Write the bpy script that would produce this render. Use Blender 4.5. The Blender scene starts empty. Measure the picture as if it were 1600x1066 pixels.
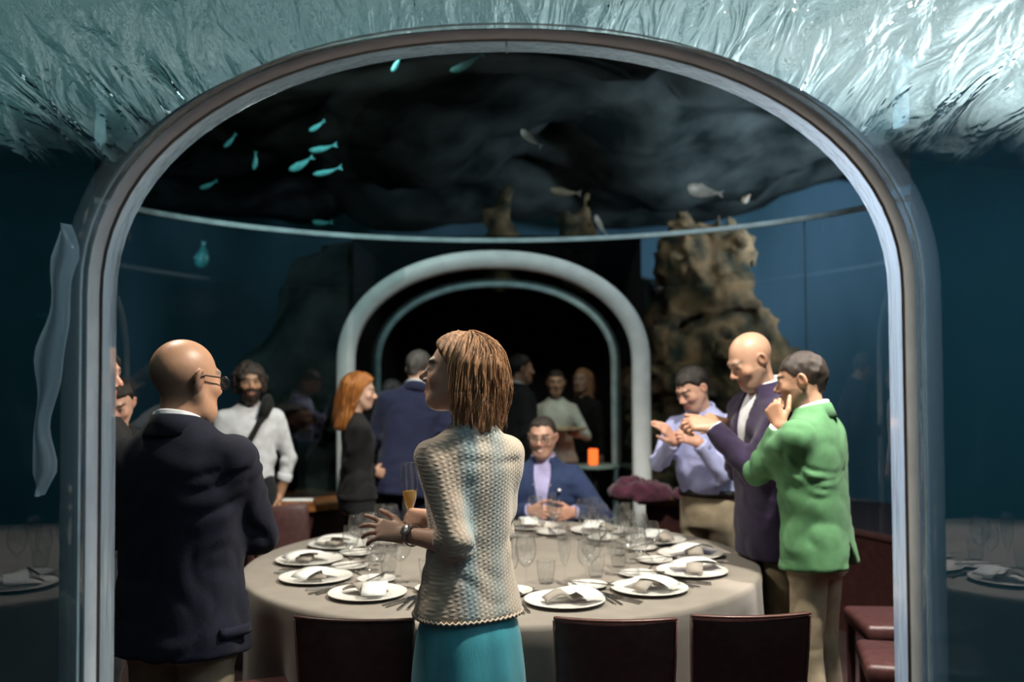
import bpy, bmesh, math, random
import numpy as np
from mathutils import Vector, Matrix

# ------------------------------------------------------------------ camera, world, lights
SC = bpy.context.scene
COL = SC.collection
R = math.radians
FPX = 1500.0                      # focal length in pixels of the 1600 px wide frame
EYE = 1.6
cam_d = bpy.data.cameras.new('camera'); cam = bpy.data.objects.new('camera', cam_d); COL.objects.link(cam)
cam_d.sensor_width = 36.0; cam_d.lens = 36.0 * FPX / 1600.0
cam.location = (0, 0, EYE); cam.rotation_euler = (R(90 + 1.8), R(0.3), 0)
cam_d.dof.use_dof = True; cam_d.dof.focus_distance = 2.9; cam_d.dof.aperture_fstop = 1.8
cam_d.clip_start = 0.05
SC.camera = cam
SC.view_settings.view_transform = 'Standard'; SC.view_settings.look = 'None'
SC.view_settings.exposure = 0.2; SC.view_settings.gamma = 1.0; SC.view_settings.use_curve_mapping = False
cy = SC.cycles
cy.max_bounces = 10; cy.transparent_max_bounces = 32; cy.glossy_bounces = 5; cy.diffuse_bounces = 3
cy.transmission_bounces = 6; cy.caustics_reflective = False; cy.caustics_refractive = False
cy.sample_clamp_indirect = 4.0

w = bpy.data.worlds.new('daylight'); SC.world = w; w.use_nodes = True
w.node_tree.nodes['Background'].inputs[0].default_value = (0.14, 0.60, 0.60, 1)
w.node_tree.nodes['Background'].inputs[1].default_value = 0.22

def lamp(name, kind, loc, target, energy, color=(1, 1, 1), size=0.3, spot=60, blend=0.5, sy=None):
    l = bpy.data.lights.new(name, kind); l.energy = energy; l.color = color
    if kind == 'AREA':
        l.size = size
        if sy: l.shape = 'RECTANGLE'; l.size_y = sy
    else: l.shadow_soft_size = size
    if kind == 'SPOT': l.spot_size = R(spot); l.spot_blend = blend
    o = bpy.data.objects.new(name, l); COL.objects.link(o); o.location = loc
    o.rotation_euler = (Vector(target) - Vector(loc)).to_track_quat('-Z', 'Y').to_euler()
    return o
lamp('dining_spot_key', 'SPOT', (1.15, 2.9, 3.7), (0.1, 4.0, 0.9), 700, (1.0, 0.89, 0.76), 0.09, 88, 0.6)
lamp('dining_spot_back', 'SPOT', (-0.5, 5.2, 3.6), (0.0, 5.3, 0.9), 170, (1.0, 0.9, 0.78), 0.12, 100, 0.7)
lamp('face_fill_left', 'SPOT', (-1.5, 3.9, 3.3), (-0.3, 3.2, 1.4), 170, (1.0, 0.86, 0.72), 0.25, 90, 0.8)  # unseen soft fill added to brighten the woman's face from the left
lamp('seat_fill', 'SPOT', (1.75, 3.5, 3.4), (1.6, 4.05, 0.45), 560, (1.0, 0.86, 0.80), 0.06, 38, 0.5)  # unseen narrow light added to brighten the seats at right
lamp('tank_fill_right', 'SPOT', (4.6, 5.6, 3.4), (4.6, 11.5, 2.2), 620, (0.58, 0.80, 1.0), 0.25, 110, 0.9)  # unseen bluish light added to lift the right tank wall
lamp('overhang_fill', 'SPOT', (3.8, 6.8, 2.7), (2.6, 9.8, 4.1), 1000, (0.66, 0.80, 1.0), 0.25, 110, 1.0)  # unseen uplight added to turn the right of the overhang blue-grey
lamp('tank_fill_left', 'SPOT', (-4.4, 6.0, 3.4), (-4.6, 11.5, 1.6), 130, (0.35, 0.85, 1.0), 0.25, 110, 0.9)  # weak teal fill, unseen, added for the left tank wall
lamp('fish_fill', 'SPOT', (-0.9, 5.5, 3.62), (-1.0, 6.9, 2.9), 70, (0.75, 1.0, 0.97), 0.2, 150, 0.9)  # unseen light added over the dome to show up the fish
lamp('fish_fill_right', 'SPOT', (1.3, 5.7, 3.6), (1.5, 7.6, 2.9), 45, (0.9, 0.97, 1.0), 0.2, 130, 0.9)  # second unseen light, added for the fish on the right
lamp('rock_fill', 'SPOT', (3.1, 6.9, 3.7), (1.9, 8.6, 2.0), 120, (1.0, 0.85, 0.65), 0.2, 70, 0.7)  # unseen warm light added to bring out the reef rock
lamp('daylight_over_tank', 'AREA', (4.6, 0.9, 6.8), (2.4, 1.4, 4.5), 400, (1.0, 0.96, 0.95), 3.5)
lamp('near_table_fill_right', 'SPOT', (2.4, -0.5, 3.4), (2.2, -0.1, 0.75), 480, (1.0, 0.95, 0.9), 0.1, 55, 0.5)  # unseen light added to strengthen the right table's mirror image
lamp('near_table_fill_left', 'SPOT', (-2.4, -0.5, 3.4), (-2.2, -0.1, 0.75), 330, (1.0, 0.95, 0.9), 0.1, 55, 0.5)  # likewise added and unseen, for the left mirrored table

lamp('lip_fill_right', 'SPOT', (2.3, 2.25, 2.7), (0.95, 2.25, 1.35), 300, (0.72, 0.84, 1.0), 0.15, 75, 0.8)  # unseen light added outside the tunnel to brighten the frosted lip
lamp('lip_fill_left', 'SPOT', (-2.3, 2.25, 2.6), (-0.95, 2.25, 1.35), 40, (0.72, 0.95, 1.0), 0.15, 75, 0.8)  # weaker unseen light added for the left side of the lip

# ------------------------------------------------------------------ helpers
def at(u, v, d):
    """world point seen at photo pixel (u, v) at distance d in front of the camera"""
    return Vector(((u - 800) / FPX * d, d, EYE - (v - 580) / FPX * d))

def nt(name):
    m = bpy.data.materials.new(name); m.use_nodes = True
    t = m.node_tree; t.nodes.clear()
    out = t.nodes.new('ShaderNodeOutputMaterial')
    return m, t, out

def sock(t, node, key, val):
    node.inputs[key].default_value = val

MATS = {}
def M(name, col, rough=0.6, var=0.15, scale=25, bump=0.0, bscale=None, metallic=0.0, sheen=0.0, spec=0.5, coat=0.0,
      attr=False, stretch=(1, 1, 1), col2=None, detail=4):
    if name in MATS: return MATS[name]
    m, t, out = nt(name)
    p = t.nodes.new('ShaderNodeBsdfPrincipled'); t.links.new(p.outputs[0], out.inputs[0])
    p.inputs['Roughness'].default_value = rough; p.inputs['Metallic'].default_value = metallic
    p.inputs['Specular IOR Level'].default_value = spec
    if sheen: p.inputs['Sheen Weight'].default_value = sheen
    if coat: p.inputs['Coat Weight'].default_value = coat
    tc = t.nodes.new('ShaderNodeTexCoord'); mp = t.nodes.new('ShaderNodeMapping'); mp.inputs['Scale'].default_value = stretch
    t.links.new(tc.outputs['Object'], mp.inputs[0])
    n = t.nodes.new('ShaderNodeTexNoise'); n.inputs['Scale'].default_value = scale; n.inputs['Detail'].default_value = detail
    t.links.new(mp.outputs[0], n.inputs['Vector'])
    mix = t.nodes.new('ShaderNodeMix'); mix.data_type = 'RGBA'
    c2 = col2 if col2 else tuple(c * (1 - var) for c in col)
    c1 = col if col2 else tuple(min(1, c * (1 + var)) for c in col)
    mix.inputs[6].default_value = (*c1, 1); mix.inputs[7].default_value = (*c2, 1)
    ramp = t.nodes.new('ShaderNodeMapRange'); ramp.inputs[1].default_value = 0.35; ramp.inputs[2].default_value = 0.65
    t.links.new(n.outputs[0], ramp.inputs[0]); t.links.new(ramp.outputs[0], mix.inputs[0])
    last = mix.outputs[2]
    if attr:
        a = t.nodes.new('ShaderNodeAttribute'); a.attribute_name = 'Col'
        mm = t.nodes.new('ShaderNodeMix'); mm.data_type = 'RGBA'; mm.blend_type = 'MULTIPLY'; mm.inputs[0].default_value = 1
        t.links.new(last, mm.inputs[6]); t.links.new(a.outputs['Color'], mm.inputs[7]); last = mm.outputs[2]
    t.links.new(last, p.inputs['Base Color'])
    if bump:
        b = t.nodes.new('ShaderNodeBump'); b.inputs['Strength'].default_value = min(1, bump); b.inputs['Distance'].default_value = 0.004
        n2 = t.nodes.new('ShaderNodeTexNoise'); n2.inputs['Scale'].default_value = bscale or scale * 4; n2.inputs['Detail'].default_value = 3
        t.links.new(mp.outputs[0], n2.inputs['Vector'])
        t.links.new(n2.outputs[0], b.inputs['Height']); t.links.new(b.outputs[0], p.inputs['Normal'])
    MATS[name] = m
    return m

def clear_mat(name, tint=(0.95, 0.98, 0.98), refl=1.0, rough=0.0, base=0.0, frost=None, frost_amt=0.0, wav=0.0, wscale=3.0, ior=1.49, ws=(1, 1, 1)):
    """clear sheet: transparent body, Fresnel gloss, optional frosted share"""
    m, t, out = nt(name)
    tr = t.nodes.new('ShaderNodeBsdfTransparent'); tr.inputs[0].default_value = (*tint, 1)
    gl = t.nodes.new('ShaderNodeBsdfGlossy'); gl.inputs['Roughness'].default_value = rough
    fr = t.nodes.new('ShaderNodeLayerWeight'); fr.inputs['Blend'].default_value = 0.5
    pw = t.nodes.new('ShaderNodeMath'); pw.operation = 'POWER'; pw.inputs[1].default_value = 4.5; t.links.new(fr.outputs['Facing'], pw.inputs[0])
    sc_ = t.nodes.new('ShaderNodeMath'); sc_.operation = 'MULTIPLY_ADD'; sc_.inputs[1].default_value = 0.96; sc_.inputs[2].default_value = 0.04; t.links.new(pw.outputs[0], sc_.inputs[0])
    ma = t.nodes.new('ShaderNodeMath'); ma.operation = 'MULTIPLY_ADD'; ma.inputs[1].default_value = refl; ma.inputs[2].default_value = base
    ma.use_clamp = True
    t.links.new(sc_.outputs[0], ma.inputs[0])
    body = tr.outputs[0]
    if frost:
        df = t.nodes.new('ShaderNodeBsdfDiffuse'); df.inputs[0].default_value = (*frost, 1)
        tl = t.nodes.new('ShaderNodeBsdfTranslucent'); tl.inputs[0].default_value = (*frost, 1)
        m0 = t.nodes.new('ShaderNodeMixShader'); t.links.new(df.outputs[0], m0.inputs[1]); t.links.new(tl.outputs[0], m0.inputs[2])
        m1 = t.nodes.new('ShaderNodeMixShader'); m1.inputs[0].default_value = frost_amt
        t.links.new(tr.outputs[0], m1.inputs[1]); t.links.new(m0.outputs[0], m1.inputs[2]); body = m1.outputs[0]
    mx = t.nodes.new('ShaderNodeMixShader')
    t.links.new(ma.outputs[0], mx.inputs[0]); t.links.new(body, mx.inputs[1]); t.links.new(gl.outputs[0], mx.inputs[2])
    t.links.new(mx.outputs[0], out.inputs[0])
    if wav:
        tc = t.nodes.new('ShaderNodeTexCoord'); mp = t.nodes.new('ShaderNodeMapping'); mp.inputs['Scale'].default_value = ws
        n = t.nodes.new('ShaderNodeTexNoise')
        n.inputs['Scale'].default_value = wscale; n.inputs['Detail'].default_value = 2
        b = t.nodes.new('ShaderNodeBump'); b.inputs['Strength'].default_value = 1; b.inputs['Distance'].default_value = wav
        t.links.new(tc.outputs['Object'], mp.inputs[0]); t.links.new(mp.outputs[0], n.inputs['Vector']); t.links.new(n.outputs[0], b.inputs['Height'])
        t.links.new(b.outputs[0], gl.inputs['Normal']); t.links.new(b.outputs[0], fr.inputs['Normal'])
    MATS[name] = m
    return m

def obj(name, verts, faces, mat, parent=None, smooth=True, loc=None, col=None):
    me = bpy.data.meshes.new(name)
    if isinstance(verts, np.ndarray): verts = verts.tolist()
    if isinstance(faces, np.ndarray): faces = faces.tolist()
    me.from_pydata(verts, [], faces)
    if mat: me.materials.append(mat)
    if smooth: me.polygons.foreach_set('use_smooth', [True] * len(me.polygons))
    if col is not None:
        a = me.color_attributes.new('Col', 'FLOAT_COLOR', 'POINT')
        c = np.ones((len(col), 4), np.float32); c[:, :3] = col
        a.data.foreach_set('color', c.ravel())
    me.update()
    o = bpy.data.objects.new(name, me); COL.objects.link(o)
    if parent: o.parent = parent
    if loc is not None: o.location = loc
    return o

def empty(name, loc=(0, 0, 0), rz=0.0):
    o = bpy.data.objects.new(name, None); COL.objects.link(o); o.location = loc; o.rotation_euler = (0, 0, rz)
    o.empty_display_size = 0.1
    return o

def tag(o, label=None, cat=None, group=None, kind=None):
    if label: o['label'] = label
    if cat: o['category'] = cat
    if group: o['group'] = group
    if kind: o['kind'] = kind
    return o

def copy_tree(o, parent=None):
    c = o.copy(); COL.objects.link(c); c.parent = parent
    for ch in list(o.children): copy_tree(ch, c)
    return c

class MB:
    """collects shapes into one mesh"""
    def __init__(s): s.v = []; s.f = []
    def add(s, v, f):
        n = len(s.v); s.v += [tuple(map(float, p)) for p in v]; s.f += [tuple(int(i) + n for i in q) for q in f]; return s
    def box(s, lo, hi, bev=0.0):
        bm = bmesh.new(); bmesh.ops.create_cube(bm, size=1)
        for v in bm.verts: v.co = Vector([(lo[i] + hi[i]) / 2 + v.co[i] * (hi[i] - lo[i]) for i in range(3)])
        if bev: bmesh.ops.bevel(bm, geom=bm.edges[:], offset=bev, segments=2, affect='EDGES', profile=0.5)
        return s.bm(bm)
    def bm(s, bm):
        bm.verts.ensure_lookup_table(); bm.verts.index_update()
        s.add([v.co[:] for v in bm.verts], [[v.index for v in f.verts] for f in bm.faces]); bm.free(); return s
    def lathe(s, prof, n=24, c=(0, 0, 0)):
        v = []; f = []
        for (r, z) in prof:
            for k in range(n):
                a = 2 * math.pi * k / n; v.append((c[0] + r * math.cos(a), c[1] + r * math.sin(a), c[2] + z))
        for i in range(len(prof) - 1):
            for k in range(n):
                k2 = (k + 1) % n; f.append((i * n + k, i * n + k2, (i + 1) * n + k2, (i + 1) * n + k))
        return s.add(v, f)
    def tube(s, pts, r, n=8, cap=True):
        pts = [Vector(p) for p in pts]; rr = r if isinstance(r, (list, tuple)) else [r] * len(pts)
        v = []; f = []; up = None
        for i, p in enumerate(pts):
            t = (pts[min(i + 1, len(pts) - 1)] - pts[max(i - 1, 0)]).normalized()
            if up is None: up = t.orthogonal().normalized()
            up = (up - t * up.dot(t)).normalized() if (up - t * up.dot(t)).length > 1e-6 else t.orthogonal().normalized()
            bi = t.cross(up)
            for k in range(n):
                a = 2 * math.pi * k / n; v.append(p + (up * math.cos(a) + bi * math.sin(a)) * rr[i])
        for i in range(len(pts) - 1):
            for k in range(n):
                k2 = (k + 1) % n; f.append((i * n + k, i * n + k2, (i + 1) * n + k2, (i + 1) * n + k))
        if cap: f.append(tuple(reversed(range(n)))); f.append(tuple((len(pts) - 1) * n + k for k in range(n)))
        return s.add(v, f)
    def grid(s, P, close_u=False):
        """P[i][j] points"""
        nu, nv = len(P), len(P[0]); f = []
        for i in range(nu if close_u else nu - 1):
            for j in range(nv - 1):
                i2 = (i + 1) % nu; f.append((i * nv + j, i2 * nv + j, i2 * nv + j + 1, i * nv + j + 1))
        return s.add([p for row in P for p in row], f)
    def build(s, name, mat, parent=None, smooth=True, loc=None):
        return obj(name, s.v, s.f, mat, parent, smooth, loc)

# ---- value noise
def vnoise(p, seed=0):
    p = np.asarray(p, np.float64) + 1000.37 + seed * 17.13
    i = np.floor(p).astype(np.int64); f = p - i; f = f * f * (3 - 2 * f)
    def h(a, b, c):
        n = (a * 73856093) ^ (b * 19349663) ^ (c * 83492791) ^ (seed * 2654435)
        n = (n ^ (n >> 13)) * 1274126177 & 0x7fffffff
        n = (n ^ (n >> 16)) & 0xffff
        return n / 65535.0
    x, y, z = i[..., 0], i[..., 1], i[..., 2]; fx, fy, fz = f[..., 0], f[..., 1], f[..., 2]
    r = 0
    for dx in (0, 1):
        wx = fx if dx else 1 - fx
        for dy in (0, 1):
            wy = fy if dy else 1 - fy
            for dz in (0, 1):
                r = r + wx * wy * (fz if dz else 1 - fz) * h(x + dx, y + dy, z + dz)
    return r * 2 - 1

# ---- signed distance helpers and surface nets
def smin(a, b, k):
    h = np.clip(0.5 + 0.5 * (b - a) / k, 0, 1); return b * (1 - h) + a * h - k * h * (1 - h)
def smax(a, b, k): return -smin(-a, -b, k)
def cone(p, a, b, ra, rb):
    a = np.asarray(a, float); b = np.asarray(b, float); ab = b - a; L2 = max(float(ab @ ab), 1e-12)
    t = np.clip(((p - a) @ ab) / L2, 0, 1)
    d = p - a - t[:, None] * ab
    return np.sqrt(np.einsum('ij,ij->i', d, d)) - (ra + (rb - ra) * t)
def ell(p, c, r, rot=None):
    q = p - np.asarray(c, float)
    if rot is not None: q = q @ rot
    r = np.asarray(r, float); k0 = np.linalg.norm(q / r, axis=1); k1 = np.linalg.norm(q / (r * r), axis=1)
    return k0 * (k0 - 1) / np.maximum(k1, 1e-9)
def rotm(rx=0, ry=0, rz=0):
    return np.array((Matrix.Rotation(R(rz), 3, 'Z') @ Matrix.Rotation(R(ry), 3, 'Y') @ Matrix.Rotation(R(rx), 3, 'X')))
def prof(p, tab, n=2.4, capk=0.02):
    tab = np.asarray(tab, float); zz = np.linspace(tab[0, 0], tab[-1, 0], 90)
    z = p[:, 2]; cols = []
    for c in (1, 2, 3):
        v = np.interp(zz, tab[:, 0], tab[:, c]); vp = np.pad(v, 6, mode='edge'); ker = np.hanning(13); ker /= ker.sum()
        cols.append(np.interp(z, zz, np.convolve(vp, ker, 'valid')))
    a, b, yc = cols
    q = (np.abs(p[:, 0] / a) ** n + np.abs((p[:, 1] - yc) / b) ** n) ** (1 / n)
    f = (q - 1) * np.minimum(a, b)
    return smax(smax(f, tab[0, 0] - z, capk), z - tab[-1, 0], capk)

def nets(fn, lo, hi, cell):
    lo = np.asarray(lo, float); hi = np.asarray(hi, float)
    B = 4
    n = np.ceil((hi - lo) / cell / B).astype(int) * B + 1
    cn = (n - 1) // B + 1
    ax = [lo[i] + np.arange(cn[i]) * cell * B for i in range(3)]
    G = np.stack(np.meshgrid(*ax, indexing='ij'), -1).reshape(-1, 3)
    fc = fn(G).reshape(cn)
    F = np.kron(fc, np.ones((B, B, B)))[:n[0], :n[1], :n[2]]
    near = np.abs(fc) < cell * B * 2.3
    cells = near.copy()
    for d in range(3):
        s = np.zeros_like(cells); sl = [slice(None)] * 3; sr = [slice(None)] * 3
        sl[d] = slice(0, -1); sr[d] = slice(1, None)
        s[tuple(sl)] |= cells[tuple(sr)]
        cells = cells | s
    m2 = np.kron(cells, np.ones((B, B, B), bool))[:n[0], :n[1], :n[2]]
    ii = np.argwhere(m2)
    F[m2] = fn(lo + ii * cell)
    S = F < 0
    # cells with sign change
    c = [S[dx:n[0] - 1 + dx, dy:n[1] - 1 + dy, dz:n[2] - 1 + dz] for dx in (0, 1) for dy in (0, 1) for dz in (0, 1)]
    tot = sum(x.astype(np.int8) for x in c)
    act = (tot > 0) & (tot < 8)
    ci = np.argwhere(act); N = len(ci)
    vid = -np.ones(act.shape, np.int64); vid[act] = np.arange(N)
    acc = np.zeros((N, 3)); cnt = np.zeros(N)
    corners = [(dx, dy, dz) for dx in (0, 1) for dy in (0, 1) for dz in (0, 1)]
    vals = np.stack([F[ci[:, 0] + k[0], ci[:, 1] + k[1], ci[:, 2] + k[2]] for k in corners], 1)
    for i in range(8):
        for j in range(i + 1, 8):
            if sum(abs(corners[i][k] - corners[j][k]) for k in range(3)) != 1: continue
            a, b = vals[:, i], vals[:, j]; m = (a < 0) != (b < 0)
            t = np.where(m, a / np.where(m, a - b, 1), 0)
            pt = np.array(corners[i]) + t[:, None] * (np.array(corners[j]) - np.array(corners[i]))
            acc += pt * m[:, None]; cnt += m
    V = lo + (ci + acc / np.maximum(cnt, 1)[:, None]) * cell
    faces = []
    for d in range(3):
        e1, e2 = [(1, 2), (2, 0), (0, 1)][d]
        sl = [slice(None)] * 3; sr = [slice(None)] * 3; sl[d] = slice(0, -1); sr[d] = slice(1, None)
        A = S[tuple(sl)]; Bv = S[tuple(sr)]
        e = np.argwhere(A != Bv)
        e = e[(e[:, e1] > 0) & (e[:, e2] > 0) & (e[:, e1] < n[e1] - 1) & (e[:, e2] < n[e2] - 1)]
        if not len(e): continue
        def g(o1, o2):
            q = e.copy(); q[:, e1] -= o1; q[:, e2] -= o2; return vid[q[:, 0], q[:, 1], q[:, 2]]
        quad = np.stack([g(1, 1), g(0, 1), g(0, 0), g(1, 0)], 1)
        flip = ~A[e[:, 0], e[:, 1], e[:, 2]]
        quad[flip] = quad[flip][:, ::-1]
        faces.append(quad[(quad >= 0).all(1)])
    return V, (np.concatenate(faces) if faces else np.zeros((0, 4), int))
# ------------------------------------------------------------------ structure
CX, CYc, RR = -0.03, 4.7, 2.4           # round dining room: centre and radius
RING_Z = 2.57
ACRYL = clear_mat('acrylic_wall', (0.93, 0.97, 0.97), refl=1.6, base=0.03)
ACRYL_NEAR = clear_mat('acrylic_near_wall', (0.90, 0.95, 0.96), refl=2.2, base=0.06)
ACRYL_COLLAR = clear_mat('acrylic_collar', (0.85, 0.92, 0.94), refl=0.55, base=0.05, frost=(0.55, 0.66, 0.72), frost_amt=0.10, wav=0.01, wscale=5, rough=0.03)
ACRYL_LIP = clear_mat('acrylic_lip', (0.8, 0.88, 0.92), refl=0.35, base=0.12, frost=(0.80, 0.87, 0.95), frost_amt=0.62, wav=0.012, wscale=4, rough=0.08, ws=(6, 6, 1))
ACRYL_DOME = clear_mat('acrylic_dome', (0.85, 0.9, 0.9), refl=0.10, base=0.0)
MAROON = M('maroon_leather', (0.060, 0.023, 0.022), 0.42, 0.2, 30, 0.25, 220, spec=0.45)
CARPET = M('dark_carpet', (0.03, 0.012, 0.012), 0.95, 0.4, 60, 0.4, 300)
WOOD = M('warm_wood', (0.30, 0.11, 0.035), 0.4, 0.35, 6, 0.1, 60, stretch=(1, 8, 8))
GASKET = M('grey_gasket', (0.76, 0.77, 0.80), 0.5, 0.08, 12, 0.1)
DARKSEAL = M('dark_seal', (0.03, 0.025, 0.022), 0.5, 0.2, 20)
WHITEFRAME = M('white_frosted_edge', (0.86, 0.87, 0.88), 0.45, 0.08, 6, 0.1)
SEAM = M('clear_seam', (0.10, 0.17, 0.20), 0.4, 0.1, 10)
JOINT = M('pale_joint', (0.45, 0.55, 0.58), 0.5, 0.15, 10)

# floor
fl = MB().box((-9, -4, -0.06), (9, 14, 0.0)).build('floor', CARPET, smooth=False); tag(fl, kind='structure')

# arch outline: points (x, z), left foot over the top to the right foot
def arch(W, zs, H, z0=0.0, n=40, ex=2.15, off=0.0):
    pts = [(-W - off, z0)]
    m = 8
    for k in range(1, m): pts.append((-W - off, z0 + (zs - z0) * k / m))
    for k in range(n + 1):
        a = math.pi - math.pi * k / n
        c, s = math.cos(a), math.sin(a)
        pts.append((math.copysign(abs(c) ** (2 / ex), c) * (W + off), zs + abs(s) ** (2 / ex) * (H + off)))
    for k in range(1, m + 1): pts.append((W + off, zs + (z0 - zs) * k / m))
    return pts
def arch_strip(cx, prof_dr, W, zs, H, z0=0.0):
    """sweep a (depth, offset) profile along the arch"""
    mb = MB(); rows = []
    for (d, o) in prof_dr: rows.append([(cx + x, d, z) for (x, z) in arch(W, zs, H, z0, off=o)])
    return mb.grid(rows)
TW, TZS, TH = 0.92, 1.775, 0.592         # near tunnel
TCX = -0.022
tun = empty('trim_1', (0, 0, 0)); tag(tun, kind='structure')
def tpart(name, pr, mat): 
    return arch_strip(TCX, pr, TW, TZS, TH).build(name, mat, tun)
tpart('acrylic_lip', [(2.285, 0.05), (2.295, 0.008), (2.285, 0.0), (2.20, 0.0)], ACRYL_LIP)
tpart('dark_seal', [(2.20, -0.002), (2.198, -0.004), (2.180, -0.004), (2.178, -0.002)], DARKSEAL)
tpart('gasket_ring', [(2.178, -0.001), (2.172, -0.007), (2.132, -0.007), (2.125, -0.001)], GASKET)
tpart('acrylic_collar', [(2.125, 0.0), (2.10, 0.0), (2.085, 0.004), (2.076, 0.014), (2.071, 0.024), (2.07, 0.03)], ACRYL_COLLAR)
tpart('collar_edge_line', [(2.096, -0.001), (2.094, -0.003), (2.090, -0.003), (2.088, -0.001)], JOINT)
# seam across the crown of the lip
MB().box((TCX + 0.012, 2.20, TZS + TH - 0.003), (TCX + 0.015, 2.285, TZS + TH + 0.001)).build('crown_seam', JOINT, tun)

# near acrylic wall with the arched hole
def holed_wall(cx, d, off, x0, x1, z1):
    pts = arch(TW, TZS, TH, 0.0, off=off); n = len(pts); v = []; f = []
    for i, (x, z) in enumerate(pts):
        v.append((cx + x, d, z))
        k = i / (n - 1)
        if i < 8: q = (x0, z)
        elif i > n - 9: q = (x1, z)
        else:
            a = math.pi * (1 - (i - 8) / (n - 17)); c, s = math.cos(a), math.sin(a); m = max(abs(c), abs(s))
            q = (x0 + (x1 - x0) * (c / m + 1) / 2, TZS + (z1 - TZS) * s / m)
        v.append((q[0], d, q[1]))
    for i in range(n - 1): f.append((2 * i, 2 * i + 1, 2 * i + 3, 2 * i + 2))
    return MB().add(v, f)
nw = holed_wall(TCX, 2.07, 0.03, -4.2, 4.2, 3.1).build('wall_front', ACRYL_NEAR, smooth=False); tag(nw, kind='structure')

# made-up rippled reflector hood round the tunnel, sloped to mirror the lit water above
m_h, t, out = nt('rippled_reflector')
gl = t.nodes.new('ShaderNodeBsdfGlossy'); gl.inputs['Roughness'].default_value = 0.06; gl.inputs[0].default_value = (0.86, 0.92, 0.93, 1)
tr = t.nodes.new('ShaderNodeBsdfTransparent'); tr.inputs[0].default_value = (0.7, 0.85, 0.88, 1)
mx = t.nodes.new('ShaderNodeMixShader'); mx.inputs[0].default_value = 0.8
t.links.new(tr.outputs[0], mx.inputs[1]); t.links.new(gl.outputs[0], mx.inputs[2]); t.links.new(mx.outputs[0], out.inputs[0])
tc = t.nodes.new('ShaderNodeTexCoord'); sx = t.nodes.new('ShaderNodeSeparateXYZ'); t.links.new(tc.outputs['Object'], sx.inputs[0])
def mth(op, a_, b_=None):
    n_ = t.nodes.new('ShaderNodeMath'); n_.operation = op
    for i_, v_ in enumerate((a_, b_)):
        if v_ is None: continue
        if isinstance(v_, (int, float)): n_.inputs[i_].default_value = v_
        else: t.links.new(v_, n_.inputs[i_])
    return n_.outputs[0]
dz_ = mth('SUBTRACT', sx.outputs[2], 1.2); ang_ = mth('ARCTAN2', dz_, sx.outputs[0])
rad_ = mth('SQRT', mth('ADD', mth('MULTIPLY', sx.outputs[0], sx.outputs[0]), mth('MULTIPLY', dz_, dz_)))
cb = t.nodes.new('ShaderNodeCombineXYZ'); t.links.new(mth('MULTIPLY', ang_, 16.0), cb.inputs[0]); t.links.new(mth('MULTIPLY', rad_, 3.2), cb.inputs[1])
n1 = t.nodes.new('ShaderNodeTexNoise'); n1.inputs['Scale'].default_value = 1.3; n1.inputs['Detail'].default_value = 3.5; n1.inputs['Distortion'].default_value = 0.6
b = t.nodes.new('ShaderNodeBump'); b.inputs['Distance'].default_value = 0.028
mrz = t.nodes.new('ShaderNodeMapRange'); mrz.interpolation_type = 'SMOOTHSTEP'; mrz.inputs[1].default_value = 2.10; mrz.inputs[2].default_value = 2.30; mrz.inputs[3].default_value = 0.0; mrz.inputs[4].default_value = 0.82
t.links.new(mth('ADD', sx.outputs[2], mth('MULTIPLY', mth('SUBTRACT', n1.outputs[0], 0.5), 0.22)), mrz.inputs[0]); t.links.new(mrz.outputs[0], mx.inputs[0])
t.links.new(cb.outputs[0], n1.inputs['Vector']); t.links.new(n1.outputs[0], b.inputs['Height']); t.links.new(b.outputs[0], gl.inputs['Normal'])
def hood():
    pts = arch(TW, TZS, TH, 0.0, off=0.12)
    zb, z1, x1 = 2.08, 2.74, 2.2
    inner = [(x, z) for (x, z) in pts if z >= zb]
    inner = [(-x1, zb)] * 1 + [(-1.6, zb), (-1.3, zb)] + inner + [(1.3, zb), (1.6, zb)] + [(x1, zb)]
    rows = []
    ns = 10
    for k, (x, z) in enumerate(inner):
        row = []
        for j in range(ns + 1):
            q = j / ns; zz = z + (z1 - z) * q
            row.append((TCX + x * (1 + 0.10 * q), 2.325 + 0.66 * max(0, zz - zb) ** 1.8, zz))
        rows.append(row)
    return MB().grid(rows)
hd = hood().build('trim_2', m_h); tag(hd, kind='structure')

# added dark blue panels beside the tunnel, standing in for the deep water
m_s, t, out = nt('deep_blue_panel')
tr = t.nodes.new('ShaderNodeBsdfTransparent'); tr.inputs[0].default_value = (0.10, 0.20, 0.26, 1)
df = t.nodes.new('ShaderNodeBsdfDiffuse'); nz = t.nodes.new('ShaderNodeTexNoise'); nz.inputs['Scale'].default_value = 1.6; nz.inputs['Detail'].default_value = 5
cr_ = t.nodes.new('ShaderNodeMix'); cr_.data_type = 'RGBA'; cr_.inputs[6].default_value = (0.012, 0.055, 0.08, 1); cr_.inputs[7].default_value = (0.02, 0.10, 0.115, 1)
t.links.new(nz.outputs[0], cr_.inputs[0]); t.links.new(cr_.outputs[2], df.inputs[0])
mx = t.nodes.new('ShaderNodeMixShader'); mx.inputs[0].default_value = 0.7
t.links.new(tr.outputs[0], mx.inputs[1]); t.links.new(df.outputs[0], mx.inputs[2]); t.links.new(mx.outputs[0], out.inputs[0])
for k_, sd in ((4, -1), (5, 1)):
    rows = []
    for i in range(9):
        x = sd * (1.03 + 1.4 * i / 8)
        rows.append([(TCX + x, 2.41, z) for z in (0.0, 0.7, 1.4, 2.36)])
    sp = MB().grid(rows).build('trim_%d' % k_, m_s); tag(sp, kind='structure')
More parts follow.
